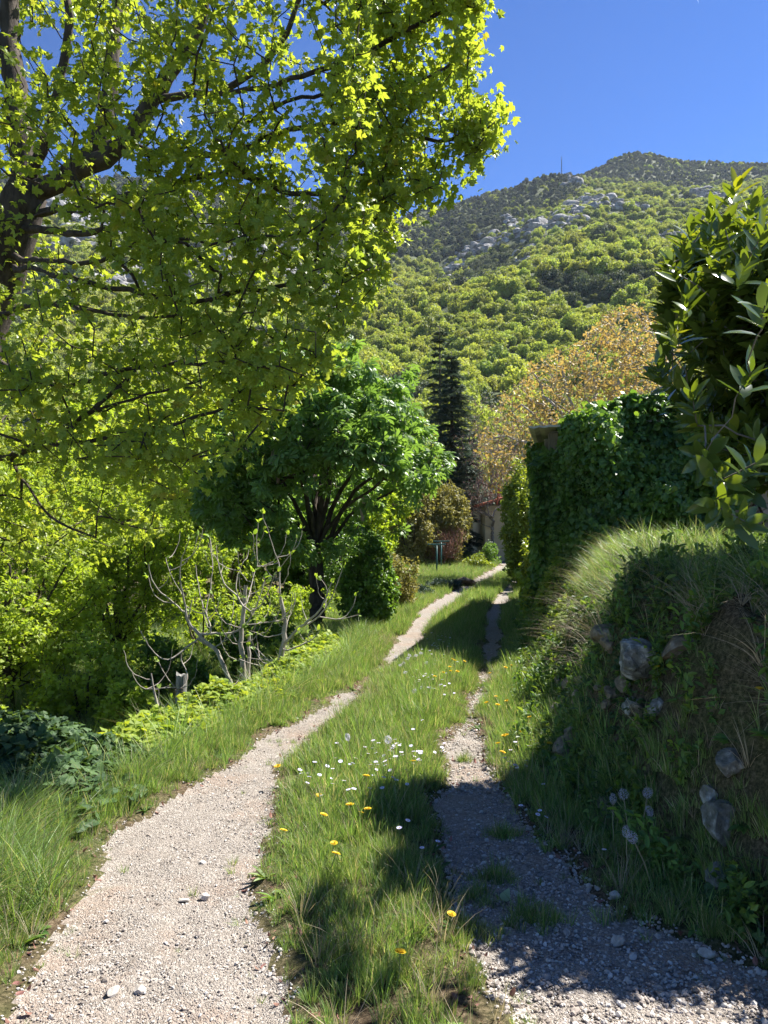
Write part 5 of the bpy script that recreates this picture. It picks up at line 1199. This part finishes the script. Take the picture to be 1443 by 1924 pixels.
# ------------------------------------------------------------------ grass, weeds, pebbles
def tuft(name, mat, n=26, h=.16, wd=.0035, spread=.035, lean=.35, seed=0, seg=3, bend=.5):
    r = np.random.default_rng(seed); Vs, Qs, Ts, Rs = [], [], [], []; c = 0
    for k in range(n):
        a = r.uniform(0, 6.28); b = np.array([math.cos(a), math.sin(a), 0]); L1 = h * r.uniform(.45, 1.15); ph = r.uniform(0, 6.28); s_ = np.array([math.cos(ph), math.sin(ph), 0])
        o0 = b * r.uniform(0, spread); out = b * math.cos(r.normal() * .4); l = lean * r.uniform(.2, 1.3)
        for j in range(seg + 1):
            t = j / seg; q = o0 + out * L1 * (l * t + bend * l * t * t) + np.array([0, 0, L1 * (t - .28 * l * t * t * (1 + bend))]); ww = wd * (1 - t) ** .7 * (1.0 if j else .8)
            if j < seg: Vs += [q - s_ * ww, q + s_ * ww]
            else: Vs.append(q)
        for j in range(seg - 1): Qs.append((c + 2 * j, c + 2 * j + 1, c + 2 * j + 3, c + 2 * j + 2))
        Ts.append((c + 2 * seg - 2, c + 2 * seg - 1, c + 2 * seg)); m_ = 2 * seg + 1; Rs += [r.random()] * m_; c += m_
    return proto(mesh(name, np.array(Vs), [np.array(Qs), np.array(Ts)], mat, rnd=np.array(Rs)))
def sample(n, x0, x1, y0, y1): return rng.uniform(x0, x1, n), rng.uniform(y0, y1, n)
def near_d(Y): return Y
KG = [tuft('g', M['grass'], 26, .13, .0028, .04, .4, 1), tuft('g', M['grass'], 24, .17, .003, .035, .35, 2), tuft('g', M['grass'], 20, .10, .003, .045, .6, 3), tuft('g', M['grass'], 22, .24, .003, .03, .3, 4),
      tuft('g', M['grass'], 30, .42, .0036, .035, .45, 5, 5, 1.0), tuft('g', M['grass'], 26, .34, .0034, .04, .55, 6, 5, 1.1)]
KD = [tuft('d', M['grass_dry'], 30, .38, .0028, .03, .75, 11, 5, 1.6), tuft('d', M['grass_dry'], 16, .2, .0022, .03, .5, 12)]
X, Y, Sx, Ix = [], [], [], []
def addg(x, y, s, k): X.append(x); Y.append(y); Sx.append(s); Ix.append(k)
# middle strip and everything close to the ruts, denser away from the gravel
n = 46000; Yc_ = 1.9 + (13 - 1.9) * rng.random(n) ** 1.35; Xc = rng.uniform(-3.2, 3.2, n)
m = rutmask(Xc, Yc_); f = ip(Yc_, FY, FX); e_ = ip(Yc_, EY, EX)
ok = (m < -.015 - .05 * rng.random(n)) & (Xc < f + .3) & (Xc > e_ + .3)
pn = fbm(Xc * 2.6, Yc_ * 2.6, 401, 3)
ok &= rng.random(n) < np.clip(.25 + (-m) * 5 + pn * 2.0, .04, 1)
x, y, m, pn = Xc[ok], Yc_[ok], m[ok], pn[ok]; nn = len(x)
s = .76 * np.clip(.5 + (-m) * 2.2, .45, 1.1) * rng.uniform(.75, 1.2, nn) * np.where(y > 4.2, 1.15, .85) * (1 + .35 * np.clip(pn, -.4, .5)); k = rng.choice([0, 1, 2, 3], nn, p=[.35, .28, .25, .12])
addg(x, y, s, k)
# lone tufts straying onto the gravel
n = 5200; yy = 1.9 + 9 * rng.random(n) ** 1.3; xx = rng.uniform(-1.8, 1.9, n); mm = rutmask(xx, yy); ok = (mm > -.03) & (rng.random(n) < np.exp(-np.clip(mm, 0, 1) / .045) * .5 + .02 + .25 * (fbm(xx * 3, yy * 3, 431, 2) > .42)); addg(xx[ok], yy[ok], rng.uniform(.2, .5, ok.sum()), rng.choice([0, 2], ok.sum()))
for a_, b_, k_, r_ in ((1000, 1730, 46, .075), (925, 1655, 30, .06), (885, 1755, 26, .06), (945, 1570, 22, .06), (1040, 1590, 18, .05), (905, 1690, 20, .05), (1200, 1720, 18, .08), (870, 1430, 14, .03)):
    h_ = ground_hit(a_, b_); addg(h_[0] + rng.normal(size=k_) * r_, h_[1] + rng.normal(size=k_) * r_ * .8, rng.uniform(.3, .75, k_), rng.choice([0, 1, 2], k_))
# verge, left: long grass
n = 9000; y = rng.uniform(2.4, 12, n); e_ = ip(y, EY, EX); lw = ip(y, LY, LX) - ip(y, LY, LW); x = e_ + (lw - .18 - e_) * rng.random(n) ** .8 * rng.uniform(-.25, 1.0, n)
ok = (x < lw - .22) & ((x > e_ + .34) | (rng.random(n) < .06) | (y < 4.2)) & (rng.random(n) < .6 + .5 * fbm(x * 2, y * 2, 405, 2)); x, y = x[ok], y[ok]; nn = len(x)
addg(x, y, rng.uniform(.5, 1.05, nn) * np.clip((ip(y, LY, LX) - ip(y, LY, LW) - x) * 1.6 + .25, .35, 1), rng.choice([3, 4, 5], nn, p=[.4, .3, .3]))
# the thick clump bottom left
x = rng.normal(-1.72, .14, 150); y = rng.normal(3.25, .17, 150); addg(x, y, rng.uniform(.6, .95, 150), rng.choice([3, 4, 5], 150))
# bank face and top
n = 15000; y = rng.uniform(2.0, 13.5, n); f = ip(y, FY, FX); x = f + rng.uniform(-.05, 3.0, n) ** 1.0; top = x > f + .75
dn_ = fbm(x * 2.2, y * 2.2, 409, 3)
ok = rng.random(n) < np.where(top, .95, np.clip(.24 + dn_ * 1.0, .08, .75)); x, y, top = x[ok], y[ok], top[ok]; nn = len(x)
addg(x, y, np.where(top, rng.uniform(.55, 1.0, nn), rng.uniform(.35, .8, nn)), np.where(top, rng.choice([1, 3, 4, 5], nn), rng.choice([0, 1, 3, 5], nn, p=[.35, .35, .2, .1])))
# lower terrace
n = 15000; y = rng.uniform(5, 24, n); e_ = ip(y, EY, EX); x = e_ - .6 - rng.uniform(0, 1, n) * (y * .5); addg(x, y, rng.uniform(.7, 1.3, n), rng.choice([1, 3, 4], n))
# mid and far lawn
n = 26000; y = 12.5 + (60 - 12.5) * rng.random(n) ** 1.7; x = ip(y, LY, LX) + rng.uniform(-1, 1, n) * (3 + y * .12); m = rutmask(x, y)
ok = (m < -.03) & (x > ip(y, EY, EX) - 2) & (x < ip(y, FY, FX) + 3); x, y = x[ok], y[ok]; nn = len(x)
addg(x, y, rng.uniform(.8, 1.2, nn) * (1 + np.clip(y - 12, 0, 16) * .02), rng.choice([0, 1, 2, 3], nn))
x = np.concatenate(X); y = np.concatenate(Y); s = np.concatenate(Sx); k = np.concatenate(Ix); print('grass', len(x))
scatter('grass', np.stack([x, y, Gz(x, y) - .008], 1), rng.uniform(0, 6.28, len(x)), s, k, KG, tilt=rng.normal(size=(len(x), 2)) * .1)
# dry grass: overhanging the bank crest, and straws in the verge
n = 280; y = rng.uniform(3.0, 9.5, n); x = ip(y, FY, FX) + rng.uniform(.45, 1.5, n); a = [x]; b = [y]; ss = [rng.uniform(.5, 1.0, n)]; kk = [np.zeros(n, int)]
n = 2200; y2 = rng.uniform(2.2, 12, n); x2 = rng.uniform(-2.4, 3.4, n); m = rutmask(x2, y2); ok = (m < -.04) & (rng.random(n) < .45); a.append(x2[ok]); b.append(y2[ok]); ss.append(rng.uniform(.5, 1.1, ok.sum())); kk.append(np.ones(ok.sum(), int))
x = np.concatenate(a); y = np.concatenate(b); scatter('dry_grass', np.stack([x, y, Gz(x, y) - .005], 1), rng.uniform(0, 6.28, len(x)), np.concatenate(ss), np.concatenate(kk), KD, tilt=rng.normal(size=(len(x), 2)) * .15)
# broad-leaved weeds
def rosette(name, n, L1, wd, rise, seed, base):
    r = np.random.default_rng(seed); a = r.uniform(0, 6.28, n); d = np.stack([np.cos(a), np.sin(a), rise * r.uniform(.3, 1.4, n)], 1); pos = np.zeros((n, 3)) + r.normal(size=(n, 3)) * .004
    lv = stamp([base], pos, d, np.tile([0, 0, 1.0], (n, 1)) + r.normal(size=(n, 3)) * .2, L1 * r.uniform(.6, 1.2, n)); return proto(mesh(name, lv[0], lv[1], M['weed'], rnd=lv[2]))
def herb(name, seed, h=.22, L1=.045):
    r = np.random.default_rng(seed); P_, D_ = [], []
    for s_ in range(5):
        a = r.uniform(0, 6.28); top = np.array([math.cos(a) * .06, math.sin(a) * .06, h * r.uniform(.6, 1.1)])
        for q in range(9): P_.append(top * (q + 1) / 9); D_.append(rdir(1, .2)[0])
    P_ = np.array(P_); lv = stamp([leaf_oval(.2), leaf_small()], P_, np.array(D_), np.array([0, 0, 1.0]) + rng.normal(size=(len(P_), 3)) * .4, L1 * rng.uniform(.7, 1.2, len(P_))); return proto(mesh(name, lv[0], lv[1], M['weed'], rnd=lv[2]))
KW = [rosette('w', 9, .13, .2, .55, 1, leaf_oval(.13, -.1)), rosette('w', 12, .08, .2, .3, 2, leaf_oval(.18)), herb('w', 3), herb('w', 4, .32, .055), rosette('w', 16, .035, .3, 1.2, 5, leaf_heart())]
n = 8500; y = rng.uniform(2.2, 13.5, n); x = rng.uniform(-2.8, 4.2, n); f = ip(y, FY, FX); m = rutmask(x, y); bank = x > f - .05
ok = (m < -.05) & (rng.random(n) < np.where(bank, .85, .22)) & (x > ip(y, EY, EX) - .3); x, y, bank = x[ok], y[ok], bank[ok]; nn = len(x)
k = np.where(bank, rng.choice([0, 1, 2, 3, 4], nn, p=[.1, .15, .35, .25, .15]), rng.choice([0, 1, 4], nn, p=[.2, .4, .4]))
scatter('weeds', np.stack([x, y, Gz(x, y)], 1), rng.uniform(0, 6.28, nn), rng.uniform(.6, 1.15, nn) * np.where(bank, 1, .7), k, KW, tilt=rng.normal(size=(nn, 2)) * .15)
# dead leaves at the edges of the ruts
n = 5200; y = rng.uniform(2.1, 9, n); x = rng.uniform(-1.9, 1.4, n); m = rutmask(x, y); ok = (np.abs(m + .08) < .13) & (rng.random(n) < .6) | ((m < -.05) & (rng.random(n) < .12)); x, y = x[ok], y[ok]; nn = len(x)
LQ = [proto(mesh('l', *(lambda L: (L[0] * .028, L[1]))(leaf_oval(.3, .25, -.1)), M['dead_leaf'], rnd=np.full(15, .2 + .3 * q))) for q in range(3)]
scatter('dead_leaves', np.stack([x, y, Gz(x, y) + .006], 1), rng.uniform(0, 6.28, nn), rng.uniform(.5, 1.3, nn), rng.integers(0, 3, nn), LQ, tilt=rng.normal(size=(nn, 2)) * .5)
# loose gravel
def chipmat():
    m, nt, out = newmat('gravel_chip'); L = nt.links.new
    oi = N(nt, 'ShaderNodeObjectInfo'); c = ramp(nt, oi.outputs['Random'], [(0, (.22, .19, .16)), (.3, (.31, .265, .23)), (.65, (.40, .36, .32)), (.9, (.50, .47, .43)), (1, (.64, .61, .57))])
    p = N(nt, 'ShaderNodeBsdfPrincipled'); L(c, p.inputs['Base Color']); p.inputs['Roughness'].default_value = .85; p.inputs['Specular IOR Level'].default_value = .25
    L(p.outputs[0], out.inputs[0]); return m
M['chip'] = chipmat()
KP = []
for q in range(6):
    V, T3 = rock_shape(300 + q, 1, .3); KP.append(proto(mesh('p', V * (.5, .38, .26), T3, M['chip'])))
n = 150000; y = 1.9 + 8 * rng.random(n) ** 1.7; x = rng.uniform(-1.9, 2.0, n); m = rutmask(x, y)
pr = np.clip((m + .10) * 9, 0, 1) * .9 * (.55 + .8 * np.clip(fbm(x * 2, y * 2, 501, 2) + .35, 0, 1)) * np.where(x > 0, 1.2, .9)
ok = rng.random(n) < pr; x, y, m = x[ok], y[ok], m[ok]; nn = len(x); print('chips', nn)
sz = np.exp(rng.normal(math.log(.0095), .45, nn)) * np.where(x < .1, .78, 1) * (1 + .3 * (m < .03)) * np.where(x > .1, 1.3, 1.0) * (1 + .6 * np.clip(fbm(x * 3, y * 3, 77, 2), 0, .5)); sz = np.clip(sz, .005, .05)
scatter('pebbles', np.stack([x, y, Gz(x, y) + sz * .12], 1), rng.uniform(0, 6.28, nn), sz, rng.integers(0, 6, nn), KP, tilt=rng.normal(size=(nn, 2)) * .3)

# the day moon: only the sunlit limb of its sphere shows
q0 = px(1305, 6, 3600); r0 = 17.0
th_ = np.linspace(0, math.pi, 40); ph_ = np.linspace(0, 2 * math.pi, 80); TT, PPh = np.meshgrid(th_, ph_, indexing='ij')
Vm = np.stack([np.sin(TT) * np.cos(PPh), np.sin(TT) * np.sin(PPh), np.cos(TT)], -1).reshape(-1, 3); i = (np.arange(39)[:, None] * 80 + np.arange(79)[None]); Qm = np.stack([i, i + 80, i + 81, i + 1], -1).reshape(-1, 4)
nm = Vm[Qm].mean(1); Qm = Qm[((nm @ S) > .03) & (nm @ (q0 / np.linalg.norm(q0)) < .05)]
M['moon'] = roughmat('moon_surface', (.30, .42, .62), (.42, .52, .68), .1, bump=0)
tag(obj('moon', mesh('moon', Vm * r0, Qm, M['moon'], smooth=True), None, q0), 'faint white crescent moon high in the blue sky at the top right', 'moon')

# the air between here and the mountain
mb = MB(); mb.box((0, 640, 210), (2600, 1700, 560)); V, Fs, r = mb.get()
m, nt, out = newmat('air'); vp = N(nt, 'ShaderNodeVolumePrincipled'); vp.inputs['Color'].default_value = (.72, .82, 1, 1); vp.inputs['Density'].default_value = .00007; vp.inputs['Anisotropy'].default_value = .1
nt.links.new(vp.outputs[0], out.inputs['Volume']); tag(obj('haze', mesh('haze', V, Fs, m)), kind='stuff')
